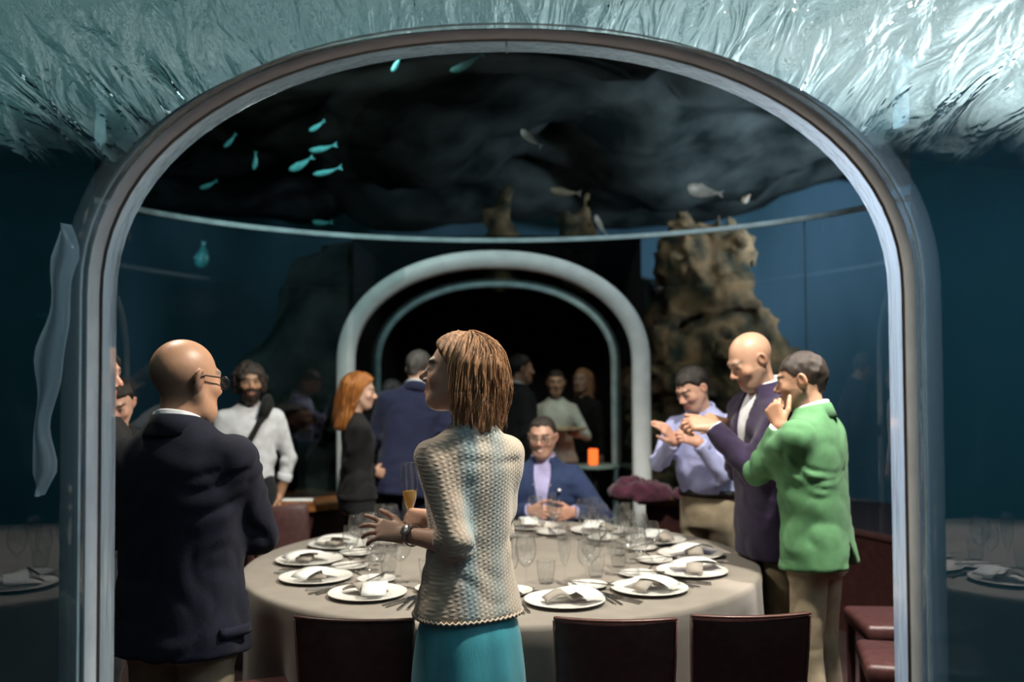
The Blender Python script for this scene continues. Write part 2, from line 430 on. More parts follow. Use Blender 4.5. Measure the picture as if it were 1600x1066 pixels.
# water surface over the tank: translucent ripples lit by the daylight above
m_w, t, out = nt('water_surface')
tl = t.nodes.new('ShaderNodeBsdfTranslucent'); tl.inputs[0].default_value = (0.72, 0.83, 0.84, 1)
g2 = t.nodes.new('ShaderNodeBsdfGlossy'); g2.inputs['Roughness'].default_value = 0.1
mx = t.nodes.new('ShaderNodeMixShader'); mx.inputs[0].default_value = 0.12
t.links.new(tl.outputs[0], mx.inputs[1]); t.links.new(g2.outputs[0], mx.inputs[2]); t.links.new(mx.outputs[0], out.inputs[0])
tc = t.nodes.new('ShaderNodeTexCoord')
n1 = t.nodes.new('ShaderNodeTexNoise'); n1.inputs['Scale'].default_value = 3.5; n1.inputs['Detail'].default_value = 6; n1.inputs['Distortion'].default_value = 1.2
b = t.nodes.new('ShaderNodeBump'); b.inputs['Distance'].default_value = 0.25
t.links.new(tc.outputs['Object'], n1.inputs['Vector']); t.links.new(n1.outputs[0], b.inputs['Height'])
t.links.new(b.outputs[0], tl.inputs['Normal']); t.links.new(b.outputs[0], g2.inputs['Normal'])
rng = random.Random(3)
rows = []
for i in range(61):
    row = []
    for j in range(61):
        x = -9 + 18 * i / 60; y = -4 + 18 * j / 60
        row.append((x, y, 4.95 + 0.05 * math.sin(2.1 * x + 0.7 * y) + 0.04 * math.sin(1.3 * y - 2.9 * x)))
    rows.append(row)
ws = MB().grid(rows).build('ceiling', m_w); tag(ws, kind='structure')

# tank wall: big round basin
TANK = M('tank_paint', (0.055, 0.105, 0.14), 0.8, 0.3, 0.9, 0.3, 8, col2=(0.025, 0.065, 0.08), stretch=(1, 1, 0.35), detail=6, spec=0.2)
def ring_wall(cx, cyy, r, z0, z1, a0, a1, n, flip=False):
    rows = []
    for k in range(n + 1):
        a = a0 + (a1 - a0) * k / n
        rows.append([(cx + r * math.sin(a), cyy + r * math.cos(a), z) for z in (z0, z1)])
    return MB().grid(rows)
tw_ = ring_wall(0, 4.7, 8.2, -0.05, 5.2, -math.pi, math.pi, 96).build('wall_tank', TANK); tag(tw_, kind='structure')

# round dining room: acrylic cylinder, ring joint, dome, parapet, ledge
FA = math.asin(1.14 / RR)                 # half-angle of the far doorway
NA = math.asin(1.05 / RR)
arcs = [(FA, math.pi - NA), (-math.pi + NA, -FA)]
wr = empty('wall_round'); tag(wr, kind='structure')
for i, (a0, a1) in enumerate(arcs):
    ring_wall(CX, CYc, RR, 0.62, RING_Z, a0, a1, 40).build('acrylic_pane', ACRYL, wr)
    ring_wall(CX, CYc, RR - 0.01, 0.0, 0.62, a0, a1, 40).build('parapet', MAROON, wr)
def arc_box(r0, r1, z0, z1, a0, a1, n=40):
    rows = []
    for k in range(n + 1):
        a = a0 + (a1 - a0) * k / n; s, c = math.sin(a), math.cos(a)
        rows.append([(CX + r * s, CYc + r * c, z) for (r, z) in ((r0, z0), (r1, z0), (r1, z1), (r0, z1), (r0, z0))])
    return MB().grid(rows)
for (a0, a1) in arcs:
    arc_box(RR - 0.02, RR + 0.03, 0.60, 0.635, a0, a1).build('wall_cap', MAROON, wr)
arc_box(RR - 0.022, RR + 0.004, RING_Z - 0.016, RING_Z + 0.016, -2.1, 2.1, 72).build('joint_ring', JOINT, wr)
for a in (53, 100, -95):
    p0 = (CX + (RR - .004) * math.sin(R(a)), CYc + (RR - .004) * math.cos(R(a)))
    MB().tube([(p0[0], p0[1], 0.63), (p0[0], p0[1], RING_Z)], 0.004, 6).build('pane_seam', SEAM, wr)
# pane above the far doorway
pts = [(x, z) for (x, z) in arch(1.10, 1.72, 0.72, 0.0)]
rows = []
for (x, z) in pts[8:-8]:
    y = CYc + math.sqrt(RR * RR - x * x)
    rows.append([(CX + x, y, z), (CX + x, y, RING_Z)])
MB().grid(rows).build('acrylic_pane', ACRYL, wr)
dome = MB(); rows = []
for k in range(97):
    a = 2 * math.pi * k / 96
    rows.append([(CX + r * math.sin(a), CYc + r * math.cos(a), RING_Z + 0.5 * (1 - (r / RR) ** 2)) for r in [RR * j / 14 + 1e-4 for j in range(15)]])
dm = dome.grid(rows).build('ceiling_dome', ACRYL_DOME); tag(dm, kind='structure')

# far doorway: white edged tunnel
FCX, FD = -0.135, 7.0
ft = empty('door_1'); tag(ft, kind='structure')
FW, FZS, FH = 1.01, 1.66, 0.69
arch_strip(FCX, [(FD + 0.02, 0.0), (FD, 0.008), (FD - 0.02, 0.012), (FD - 0.02, 0.125), (FD, 0.135), (FD + 0.10, 0.14)], FW, FZS, FH).build('white_edge', WHITEFRAME, ft)
arch_strip(FCX, [(FD + 0.02, 0.0), (FD + 1.1, 0.0)], FW, FZS, FH).build('tunnel_skin', clear_mat('acrylic_far', (0.6, 0.75, 0.75), refl=0.25, base=0.02), ft)
arch_strip(FCX, [(FD + 1.10, 0.01), (FD + 1.08, -0.005), (FD + 1.08, -0.03), (FD + 1.10, -0.04)], FW, FZS, FH).build('end_ring', JOINT, ft)
# dark corridor beyond
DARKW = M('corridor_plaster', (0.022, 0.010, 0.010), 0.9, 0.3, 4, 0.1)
cw = MB()
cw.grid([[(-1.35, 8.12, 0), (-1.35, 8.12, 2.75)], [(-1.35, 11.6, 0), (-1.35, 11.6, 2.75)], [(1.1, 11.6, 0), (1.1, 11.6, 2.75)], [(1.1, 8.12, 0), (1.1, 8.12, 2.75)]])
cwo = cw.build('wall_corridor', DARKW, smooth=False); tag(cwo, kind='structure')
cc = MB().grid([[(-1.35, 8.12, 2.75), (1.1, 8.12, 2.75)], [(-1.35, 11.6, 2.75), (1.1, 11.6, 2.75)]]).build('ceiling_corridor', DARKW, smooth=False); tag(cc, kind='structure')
lamp('corridor_lamp', 'SPOT', (0.35, 7.6, 2.3), (0.4, 8.6, 1.2), 14, (1.0, 0.85, 0.65), 0.1, 80, 0.8)

# pale wavy strip standing in for a reflected light streak at the left
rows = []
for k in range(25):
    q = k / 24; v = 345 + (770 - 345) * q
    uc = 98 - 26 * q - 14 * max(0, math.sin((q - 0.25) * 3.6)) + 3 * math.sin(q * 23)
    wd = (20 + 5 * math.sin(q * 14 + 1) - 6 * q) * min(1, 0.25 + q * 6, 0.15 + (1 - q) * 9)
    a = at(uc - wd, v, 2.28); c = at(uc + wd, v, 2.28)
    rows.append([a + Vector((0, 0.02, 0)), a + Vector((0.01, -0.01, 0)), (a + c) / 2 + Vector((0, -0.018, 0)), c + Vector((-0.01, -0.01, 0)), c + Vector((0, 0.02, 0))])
streak = MB().grid(rows).build('trim_3', clear_mat('reflection_streak', (0.6, 0.7, 0.75), refl=1.0, base=0.05, frost=(0.6, 0.7, 0.78), frost_amt=0.7, rough=0.1)); tag(streak, kind='structure')

# ------------------------------------------------------------------ rocks in the tank
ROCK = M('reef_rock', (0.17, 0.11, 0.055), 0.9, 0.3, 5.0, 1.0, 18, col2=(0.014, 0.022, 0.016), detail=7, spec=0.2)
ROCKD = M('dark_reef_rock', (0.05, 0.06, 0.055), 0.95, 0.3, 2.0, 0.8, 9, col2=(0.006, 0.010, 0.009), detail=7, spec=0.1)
def rock(name, prims, lo, hi, cell, amp, fr, seed, mat):
    def f(p):
        d = None
        for (a, b_, r0, r1) in prims:
            c = cone(p, a, b_, r0, r1); d = c if d is None else smin(d, c, 0.15)
        nz = vnoise(p * fr, seed) * 0.6 + vnoise(p * fr * 2.3, seed + 1) * 0.3 + vnoise(p * fr * 5, seed + 2) * 0.18
        return d + amp * nz
    V, F = nets(f, lo, hi, cell); return obj(name, V, F, mat)
rk = rock('reef_rock', [((2.0, 8.9, -0.3), (1.75, 8.7, 1.6), 0.75, 0.55), ((1.75, 8.7, 1.6), (1.75, 8.6, 2.55), 0.52, 0.33), ((1.45, 8.5, 0.3), (1.35, 8.4, 1.9), 0.45, 0.16), ((2.15, 8.6, 0.3), (2.15, 8.5, 1.9), 0.4, 0.22)],
          (0.3, 7.5, -0.3), (3.3, 9.9, 3.2), 0.03, 0.30, 4.0, 5, ROCK)
tag(rk, 'tall brown reef rock standing in the water right of the far doorway', 'rock')
for i, (u, v, d, h, lab) in enumerate([(780, 330, 9.0, 0.5, 'small brown branching rock spire above the doorway, left one'), (905, 335, 9.2, 0.6, 'small brown branching rock spire above the doorway, right one')]):
    p = at(u, v, d)
    o = rock('reef_spire', [((p.x, p.y, p.z - .6), (p.x + .05, p.y, p.z - .3), 0.16, 0.12), ((p.x - .02, p.y, p.z - .35), (p.x + .1, p.y, p.z + .2), 0.10, 0.05), ((p.x, p.y, p.z - .3), (p.x - .13, p.y, p.z), 0.08, 0.05)],
             (p.x - .6, p.y - .6, p.z - .85), (p.x + .6, p.y + .6, p.z + .5), 0.035, 0.09, 6, 9 + i, ROCK)
    tag(o, lab, 'rock')
# dark reef banked round the far doorway and the corridor
def bank(p):
    d = ell(p, (-0.7, 10.2, 0.6), (1.9, 2.1, 2.05))
    d = smin(d, ell(p, (0.2, 10.6, 0.8), (1.6, 2.0, 2.15)), 0.3)
    d = smin(d, cone(p, (-2.3, 9.2, 0.0), (-1.75, 8.9, 1.9), 0.55, 0.22), 0.25)
    d = smin(d, ell(p, (1.05, 9.9, 0.5), (0.85, 1.7, 2.2)), 0.3)
    d = smin(d, ell(p, (-1.7, 9.6, 0.5), (0.9, 1.6, 2.35)), 0.3)
    nz = vnoise(p * 2.2, 31) * 0.6 + vnoise(p * 5, 32) * 0.3 + vnoise(p * 11, 33) * 0.15
    d = d + 0.25 * nz
    box = np.maximum(np.maximum(np.abs(p[:, 0] + 0.13) - 1.32, p[:, 1] - 11.75), p[:, 2] - 2.85)
    return np.maximum(d, -box)
V, F = nets(bank, (-3.4, 8.0, -0.2), (2.6, 12.4, 3.4), 0.06)
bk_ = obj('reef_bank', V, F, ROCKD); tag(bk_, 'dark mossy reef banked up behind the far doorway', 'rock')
# overhanging reef over the dome
rows = []
for i in range(57):
    row = []
    for j in range(57):
        x = -5.5 + 11.0 * i / 56; y = 3.1 + 8.6 * j / 56
        p = np.array([[x * 0.9, y * 0.9, 0.0]]); p2 = p * 2.7
        z = 4.1 + 0.03 * max(0, x - 1) ** 2 + 0.35 * vnoise(p, 3)[0] + 0.18 * vnoise(p2, 4)[0] - 0.035 * max(0, y - 6) ** 1.6 * 0.6
        row.append((x, y, z))
    rows.append(row)
ro = MB().grid(rows)
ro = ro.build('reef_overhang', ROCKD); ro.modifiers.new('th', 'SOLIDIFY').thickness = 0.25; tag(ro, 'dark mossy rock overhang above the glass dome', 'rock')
# ------------------------------------------------------------------ people
SKIN = M('skin', (1.0, 1.0, 1.0), 0.42, 0.06, 40, 0.12, 180, attr=True, spec=0.4)
EYEW = M('eye_white', (0.75, 0.72, 0.70), 0.2, 0.02, 10)
EYED = M('eye_iris', (0.03, 0.02, 0.015), 0.2, 0.05, 10)
FRAME = M('spectacle_frame', (0.012, 0.012, 0.014), 0.3, 0.1, 20)
LENS = clear_mat('spectacle_lens', (0.93, 0.95, 0.95), refl=1.0, base=0.02)

def head_sdf(q, o):
    """q in head space (facing -Y, origin mid-head); o: options"""
    f = ell(q, (0, 0.014, 0.030), (0.073, 0.094, 0.084))
    f = smin(f, ell(q, (0, -0.030, -0.035), (0.057, 0.060, 0.080)), 0.035)
    f = smin(f, ell(q, (0, -0.052, -0.092), (0.030, 0.030, 0.022)), 0.035)
    f = smin(f, cone(q, (0.050, 0.0, -0.045), (0.022, -0.055, -0.088), 0.018, 0.016), 0.03)
    f = smin(f, cone(q, (-0.050, 0.0, -0.045), (-0.022, -0.055, -0.088), 0.018, 0.016), 0.03)
    for s in (-1, 1):
        f = smin(f, ell(q, (s * 0.040, -0.060, -0.022), (0.020, 0.018, 0.018)), 0.025)
        f = smax(f, -ell(q, (s * 0.030, -0.102, 0.004), (0.021, 0.020, 0.013)), 0.012)
        f = smin(f, ell(q, (s * 0.030, -0.073, 0.004), (0.017, 0.013, 0.012)), 0.006)
    f = smin(f, cone(q, (-0.030, -0.080, 0.026), (0.030, -0.080, 0.026), 0.009, 0.009), 0.016)
    nl = o.get('nose', 1.0)
    f = smin(f, cone(q, (0, -0.081, 0.010), (0, -0.096 - 0.010 * nl, -0.023), 0.0075, 0.0118), 0.011)
    for s in (-1, 1): f = smin(f, ell(q, (s * 0.012, -0.092, -0.032), (0.0105, 0.012, 0.008)), 0.006)
    sm = o.get('smile', 0.3)
    for s in (-1, 1):
        f = smin(f, cone(q, (0, -0.091, -0.056), (s * 0.023, -0.081, -0.057 + 0.007 * sm), 0.0065, 0.004), 0.006)
        f = smin(f, cone(q, (0, -0.089, -0.068), (s * 0.019, -0.081, -0.061 + 0.006 * sm), 0.0075, 0.004), 0.006)
        f = smin(f, smax(ell(q, (s * 0.077, 0.014, -0.004), (0.011, 0.020, 0.033), rotm(0, s * 14, s * -18)),
                         -ell(q, (s * 0.088, 0.006, 0.002), (0.009, 0.011, 0.019)), 0.006), 0.008)
    mo = cone(q, (-0.018, -0.100, -0.0625 + 0.004 * sm), (0.018, -0.100, -0.0625 + 0.004 * sm), 0.006 if sm < .6 else 0.009, 0.006 if sm < .6 else 0.009)
    f = smax(f, -mo, 0.006)
    if o.get('beard'):
        b = smax(ell(q, (0, -0.045, -0.080), (0.058, 0.056, 0.060)), q[:, 2] + 0.034 + 0.35 * np.maximum(0, -(q[:, 1] + 0.06)) * 0, 0.01)
        b = b + 0.006 * vnoise(q * 70, 3)
        f = smin(f, smax(b, -mo, 0.004), 0.01)
    if o.get('jowl'): f = smin(f, ell(q, (0, -0.028, -0.085), (0.062, 0.050, 0.040)), 0.03)
    return f

def head_color(q, o, skin):
    n = len(q); c = np.tile(np.array(skin), (n, 1)); x, y, z = q[:, 0], q[:, 1], q[:, 2]
    def mixin(m, col):
        m = np.clip(m, 0, 1)[:, None]; c[:] = c * (1 - m) + np.array(col) * m
    red = np.array(skin) * (1.05, 0.72, 0.66)
    mixin(0.5 * np.exp(-((np.abs(x) - 0.042) ** 2 + (y + 0.07) ** 2 + (z + 0.03) ** 2) / 0.0006), red)
    mixin(0.6 * np.exp(-(x ** 2 + (y + 0.115) ** 2 + (z + 0.025) ** 2) / 0.0003), red)
    mixin(0.5 * np.exp(-((np.abs(x) - 0.082) ** 2 + (y - 0.014) ** 2 + (z) ** 2) / 0.0005), red)
    lip = np.array(skin) * o.get('lip', (0.85, 0.48, 0.45))
    mixin(np.where(y < -0.07, 1.6 * np.exp(-((x / 0.024) ** 2 + ((z + 0.062) / 0.011) ** 2) ** 2), 0), lip)
    if o.get('smile', 0) > 0.6:
        mixin(np.where(y < -0.07, 1.5 * np.exp(-((x / 0.016) ** 2 + ((z + 0.060) / 0.005) ** 2) ** 2), 0), (0.75, 0.7, 0.65))
    br = o.get('brow', (0.06, 0.04, 0.03))
    if br is not None:
        bz = 0.024 + 0.004 * np.cos((np.abs(x) - 0.03) * 60)
        mixin(np.where((y < -0.055), 1.4 * np.exp(-(((np.abs(x) - 0.031) / 0.021) ** 4 + ((z - bz) / 0.0055) ** 2)), 0), br)
    # lash line and lids
    mixin(np.where(y < -0.06, 1.1 * np.exp(-(((np.abs(x) - 0.030) / 0.015) ** 4 + ((z - 0.006) / 0.0055) ** 2)), 0), (0.05, 0.035, 0.03))
    st = o.get('stubble', 0)
    if st:   # close-cropped sides of a bald or shaved head
        side = np.clip((0.045 - z) / 0.05, 0, 1) * np.clip((z + 0.075) / 0.03, 0, 1) * np.clip((y + 0.02) / 0.03, 0, 1)
        mixin(st * side, o.get('stubble_col', (0.12, 0.085, 0.07)))
    if o.get('beard'):
        mixin(np.where((z < -0.034) & (y < 0.03), 1.0, 0) * (1 - np.exp(-((x / 0.02) ** 2 + ((z + 0.062) / 0.009) ** 2) ** 2)), o['beard'])
        mixin(np.where(y < -0.075, np.exp(-((x / 0.032) ** 4 + ((z + 0.046) / 0.008) ** 2)), 0), o['beard'])
    if o.get('shadow_beard'):
        mixin(np.where((z < -0.03) & (y < 0.02), o['shadow_beard'], 0) * (1 - np.exp(-((x / 0.024) ** 2 + ((z + 0.062) / 0.010) ** 2) ** 2)), (0.10, 0.075, 0.065))
    return c

def hand_prims(wr, dr, nrm, side, curl=0.35, spread=0.12, thumb=0.5, s=1.0, curls=None):
    """list of cones for a hand; dr: wrist->fingers, nrm: back of hand, side: +1 when thumb lies along nrm x dr"""
    dr = Vector(dr).normalized(); nrm = Vector(nrm); nrm = (nrm - dr * nrm.dot(dr)).normalized(); lat = nrm.cross(dr) * side
    wr = Vector(wr); P = []; palm = []
    lens = [0.074, 0.082, 0.077, 0.060]; offs = [0.028, 0.010, -0.009, -0.027]; base = [0.088, 0.092, 0.087, 0.078]
    for k in range(4):
        kn = wr + dr * base[k] * s + lat * offs[k] * s
        palm.append((wr + lat * offs[k] * 0.6 * s + dr * 0.008, kn, 0.0165 * s, 0.0125 * s))
        c = (curls[k] if curls else curl * (1 + 0.12 * k)); p = kn; seg = [0.46, 0.30, 0.24]; r = 0.0092 * s
        d = (dr + lat * spread * (1.5 - k) * 0.8).normalized(); nn = (nrm - d * nrm.dot(d)).normalized()
        for j in range(3):
            ang = c * (0.85 if j == 0 else 1.0)
            d, nn = (d * math.cos(ang) - nn * math.sin(ang)), (nn * math.cos(ang) + d * math.sin(ang))
            p2 = p + d * lens[k] * s * seg[j] * 1.05
            P.append((p, p2, r, r * 0.92)); p = p2; r *= 0.93
    tb = wr + dr * 0.025 * s + lat * 0.024 * s; td = (dr * 0.62 + lat * 0.62 - nrm * thumb * 0.55).normalized()
    t1 = tb + td * 0.045 * s; td2 = (td + dr * 0.35 - lat * 0.25 - nrm * thumb * 0.25).normalized(); t2 = t1 + td2 * 0.034 * s; t3 = t2 + (td2 - nrm * thumb * .3 + dr * .1).normalized() * 0.027 * s
    P += [(tb, t1, 0.0150 * s, 0.0115 * s), (t1, t2, 0.0110 * s, 0.0100 * s), (t2, t3, 0.0100 * s, 0.0078 * s)]
    return palm, P

def ik(S, W, l1, l2, pole):
    S, W, pole = Vector(S), Vector(W), Vector(pole); d = W - S; L = d.length
    if L > (l1 + l2) * 0.995: W = S + d.normalized() * (l1 + l2) * 0.995; d = W - S; L = d.length
    n = d.normalized(); a = (l1 * l1 - l2 * l2 + L * L) / (2 * L); h = math.sqrt(max(l1 * l1 - a * a, 0))
    pp = pole - n * pole.dot(n); pp = pp.normalized() if pp.length > 1e-6 else n.orthogonal().normalized()
    return S + n * a + pp * h, W

MAN_JACKET = [(-.20, .205, .150, .0), (-.06, .200, .142, .0), (.10, .180, .128, -.004), (.25, .192, .134, -.004), (.37, .202, .134, .0), (.44, .196, .118, .006), (.485, .168, .096, .012), (.52, .118, .078, .016), (.555, .072, .066, .016)]
MAN_SHIRT = [(-.02, .172, .125, .0), (.06, .168, .125, -.006), (.16, .172, .126, -.006), (.27, .182, .128, -.003), (.37, .190, .126, .0), (.44, .182, .108, .006), (.485, .150, .088, .012), (.52, .105, .070, .016), (.55, .064, .060, .016)]
FEM_TOP = [(-.08, .186, .134, .0), (-.05, .178, .128, .0), (.02, .160, .112, .0), (.13, .137, .098, .0), (.24, .142, .104, -.006), (.33, .154, .110, -.006), (.40, .154, .096, .004), (.445, .132, .078, .010), (.48, .088, .062, .014), (.51, .055, .052, .014)]

NOSELF = [0]
def person(label, x, y, rz, H=1.75, sex='m', lean=(0, 0), head=(0, 0, 0), lw=None, rw=None, lpole=None, rpole=None, lhand={}, rhand={},
           skin=(0.50, 0.30, 0.21), face={}, hair=None, top='jacket', top_mat=None, top_tab=None, leg_mat=None, legs='trousers', shirt_mat=None,
           cell=0.012, fold=0.005, seated=None, sleeve=1.0, shoe_mat=None, hem=None, name='person', wide=1.0, seed=1, jacket_open=True, vent=None, z0=0.0, hands=True, neck_fwd=0.0, hsc=1.0):
    s = H / 1.75
    root = empty(name, (x, y, z0), R(rz)); tag(root, label, 'person')
    Wm = Matrix.Translation((x, y, z0)) @ Matrix.Rotation(R(rz), 4, 'Z'); Wi = Wm.inverted()
    pel = np.array([0, 0, (0.95 if seated is None else seated) * s])
    Rt = rotm(lean[0], lean[1], 0)                      # lean[0]>0: forward (towards -Y)
    def T(p): return Vector(pel + Rt @ (np.array(p) * s))
    shw = (0.178 if sex == 'm' else 0.142) * wide; shz = 0.435 if sex == 'm' else 0.40
    l1, l2 = (0.29 * s, 0.255 * s) if sex == 'm' else (0.27 * s, 0.235 * s)
    neck0 = T((0, 0.016, 0.50 if sex == 'm' else 0.465)); hc0 = T((0, -0.012 - neck_fwd, 0.675 if sex == 'm' else 0.640))
    Rh = Rt @ rotm(0, 0, head[0]) @ rotm(head[1], 0, 0) @ rotm(0, head[2], 0)
    hs = s * (1.05 if sex == 'm' else 1.0) * hsc
    hc = np.array(hc0)
    # head pivots on the neck
    piv = np.array(neck0) + (hc - np.array(neck0)) * 0.45
    hc = piv + (Rh @ np.linalg.inv(Rt)) @ (hc - piv)
    arms = {}
    for sd, tgt, pole in ((1, lw, lpole), (-1, rw, rpole)):
        S = T((sd * shw, 0.0, shz))
        Wt = Wi @ Vector(tgt) if tgt is not None else Vector((sd * (shw + 0.075) , -0.06, pel[2] - 0.10 * s))
        E, Wt = ik(S, Wt, l1, l2, Wi.to_3x3() @ Vector(pole) if pole is not None else (sd * 0.35, 0.9, -0.25))
        arms[sd] = (np.array(S), np.array(E), np.array(Wt))
    # legs
    hips = {}
    for sd in (1, -1):
        if seated is None:
            hips[sd] = (pel + (sd * (0.088 if sex == 'm' else 0.070) * s, 0, -0.04 * s), np.array([sd * 0.10 * s, -0.02, 0.50 * s]), np.array([sd * 0.11 * s, 0.03, 0.09 * s]))
        else:
            k = pel + (sd * 0.12 * s, -0.42 * s, 0.03 * s)
            hips[sd] = (pel + (sd * 0.088 * s, 0, 0.0), k, np.array([k[0], k[1] + 0.06, 0.09]))
    # ---- body
    parts = []; cols = []
    def HQ(p): return ((p - hc) @ Rh) / hs
    nr = 0.054 if sex == 'm' else 0.044
    def hf(p):
        f = head_sdf(HQ(p), face) * hs
        nb = np.array(neck0) + np.array([0, 0, -0.02])
        return smin(f, cone(p, np.array(T((0, 0.014, 0.47 if sex == 'm' else 0.43))), hc + Rh @ np.array([0, 0.022, -0.045]) * hs, nr * s * 1.08, nr * s * 0.95), 0.025)
    V, F = nets(hf, hc - (0.13, 0.13, 0.24), hc + (0.13, 0.13, 0.15), max(0.0042, min(cell * 0.55, 0.006)))
    parts.append((V, F)); cols.append(head_color(HQ(V), face, skin))
    if hands:
        for sd, ho in ((1, lhand), (-1, rhand)):
            S, E, Wt = arms[sd]
            dr = Vector(Wt - E).normalized()
            if 'dir' in ho: dr = (Wi.to_3x3() @ Vector(ho['dir'])).normalized()
            nm = Wi.to_3x3() @ Vector(ho['nrm']) if 'nrm' in ho else Vector((sd * 1.0, -0.2, 0.2))
            palm, fing = hand_prims(Wt, dr, nm, -sd, ho.get('curl', 0.4), ho.get('spread', 0.12), ho.get('thumb', 0.5), (1.0 if sex == 'm' else 0.92) * s, ho.get('curls'))
            bare = ho.get('bare', 0.25)
            def af(p, palm=palm, fing=fing, E=E, Wt=Wt, bare=bare):
                a0 = Wt + (E - Wt) * bare
                rr = (0.036 if sex == 'm' else 0.029) * s
                f = cone(p, a0, Wt, rr * (1 + bare * 0.25), rr * 0.78)
                for (a, b, r0, r1) in palm: f = smin(f, cone(p, a, b, r0, r1), 0.014)
                g = None
                for (a, b, r0, r1) in fing:
                    c = cone(p, a, b, r0, r1); g = c if g is None else smin(g, c, 0.003)
                return smin(f, g, 0.007)
            pts = np.array([v for pr in palm + fing for v in pr[:2]] + [Wt, Wt + (E - Wt) * bare])
            V, F = nets(af, pts.min(0) - 0.05, pts.max(0) + 0.05, 0.0042 if cell <= 0.009 else 0.0052)
            parts.append((V, F)); c = np.tile(np.array(skin) * (1.0, 0.93, 0.90), (len(V), 1)); cols.append(c)
    # core of the body inside the clothes
    tabc = [(r[0] * 1.0, r[1] * 0.80, r[2] * 0.78, r[3]) for r in (MAN_SHIRT if sex == 'm' else FEM_TOP)]
    def core(p):
        q = ((p - pel) @ Rt) / s
        f = prof(q, [(t[0] - (0.1 if t[0] < 0 else 0), *t[1:]) for t in tabc]) * s
        for sd in (1, -1):
            S, E, Wt = arms[sd]; f = smin(f, cone(p, S, E, 0.04 * s, 0.032 * s), 0.02); f = smin(f, cone(p, E, Wt, 0.032 * s, 0.025 * s), 0.01)
            h, k, a = hips[sd]; f = smin(f, cone(p, h, k, (0.066 if sex == 'm' else 0.052) * s, 0.042 * s), 0.02); f = smin(f, cone(p, k, a, 0.043 * s, 0.032 * s), 0.01)
        return f
    allp = np.array([v for d in (arms, hips) for t3 in d.values() for v in t3] + [np.array(neck0)])
    V, F = nets(core, allp.min(0) - 0.2, allp.max(0) + 0.2, 0.022); parts.append((V, F)); cols.append(np.tile(np.array(skin), (len(V), 1)))
    off = 0; vs = []; fs = []
    for V, F in parts: vs.append(V); fs.append(F + off); off += len(V)
    body = obj('body', np.concatenate(vs), np.concatenate(fs), SKIN, root, col=np.concatenate(cols))
    # eyes
    for sd in (-1, 1):
        prev = root
        for (nm_, mt_, c_, r_) in (('eye', EYEW, (sd * 0.030, -0.0755, 0.003), 0.0115), ('iris', EYED, (sd * 0.030, -0.0822, 0.003), 0.0058)):
            bm = bmesh.new(); bmesh.ops.create_uvsphere(bm, u_segments=10, v_segments=7, radius=r_ * hs)
            cc = hc + Rh @ (np.array(c_) * hs)
            for v in bm.verts: v.co += Vector(cc)
            prev = MB().bm(bm).build(nm_, mt_, prev)
    # ---- upper garment
    tab = top_tab or (MAN_JACKET if top == 'jacket' else (MAN_SHIRT if sex == 'm' else FEM_TOP))
    tab = [(r[0], r[1] * wide, r[2] * wide, r[3]) for r in tab]
    if hem is not None: tab = [(hem, tab[0][1] * 1.0, tab[0][2], tab[0][3])] + [r for r in tab if r[0] > hem + 0.01]
    ur, er, cr = (0.074, 0.058, 0.047) if top == 'jacket' else ((0.064, 0.052, 0.042) if sex == 'm' else (0.048, 0.042, 0.035))
    def tf(p):
        q = ((p - pel) @ Rt) / s
        f = prof(q, tab, capk=0.012) * s
        for sd in (1, -1):
            S, E, Wt = arms[sd]
            f = smin(f, cone(p, S, E, ur * s, er * s), 0.045)
            Ee = E + (Wt - E) * (sleeve * 0.97)
            dW = (Wt - E) / np.linalg.norm(Wt - E)
            g = smax(cone(p, E, Ee + dW * 0.03, er * s, (er + (cr - er) * sleeve) * s), (p - Ee) @ dW, 0.008)
            f = smin(f, g, 0.02)
        # folds: wide soft ones over the trunk, tighter ones round the elbows
        pw_ = p + 0.06 * vnoise(p * 6, seed + 21)[:, None]
        nz = vnoise(p * (9, 9, 6), seed) * 0.5 + (1 - 2.4 * np.abs(vnoise((pw_ + pw_[:, [2, 0, 1]] * 0.35) * (10, 10, 15), seed + 5))) * 0.9
        k = np.full(len(p), 0.75)
        for sd in (1, -1):
            S, E, Wt = arms[sd]; k = k + 1.1 * np.exp(-np.sum((p - E) ** 2, 1) / 0.012) + 0.5 * np.exp(-np.sum((p - S) ** 2, 1) / 0.01)
        f = f + fold * k * nz
        nk = cone(p, np.array(neck0) - np.array([0, 0, .02]), hc, (0.058 if sex == 'm' else 0.046) * s, (0.064 if sex == 'm' else 0.05) * s)
        f = smax(f, -nk, 0.01)
        if top == 'jacket' and jacket_open:      # V opening at the chest
            vv = (np.abs(q[:, 0]) - np.clip((q[:, 2] - 0.12) * 0.15, 0.0, 0.05))
            f = np.where((q[:, 1] < -0.03), smax(f, -np.maximum(vv, 0.12 - q[:, 2]) * s, 0.006), f)
        if vent is not None:                    # slit at the back hem
            f = np.where(q[:, 1] > 0.02, np.maximum(f, -np.maximum(np.abs(q[:, 0] - vent[0] - 0.10 * np.maximum(0, (vent[1] - q[:, 2])) ) - 0.55 * np.maximum(0, vent[1] - q[:, 2]), q[:, 2] - vent[1]) * s), f)
        return f
    ap = np.array([v for t3 in arms.values() for v in t3] + [np.array(neck0), pel + (0, 0, tab[0][0] * s)])
    lo = np.minimum(ap.min(0), pel - (0.24, 0.24, -tab[0][0] * s)) - 0.10; hi = np.maximum(ap.max(0), pel + (0.24, 0.24, 0)) + 0.10
    V, F = nets(tf, lo, hi, cell)
    tname = {'jacket': 'jacket', 'shirt': 'shirt', 'cardigan': 'cardigan'}[top]
    garment = obj(tname, V, F, top_mat, root)
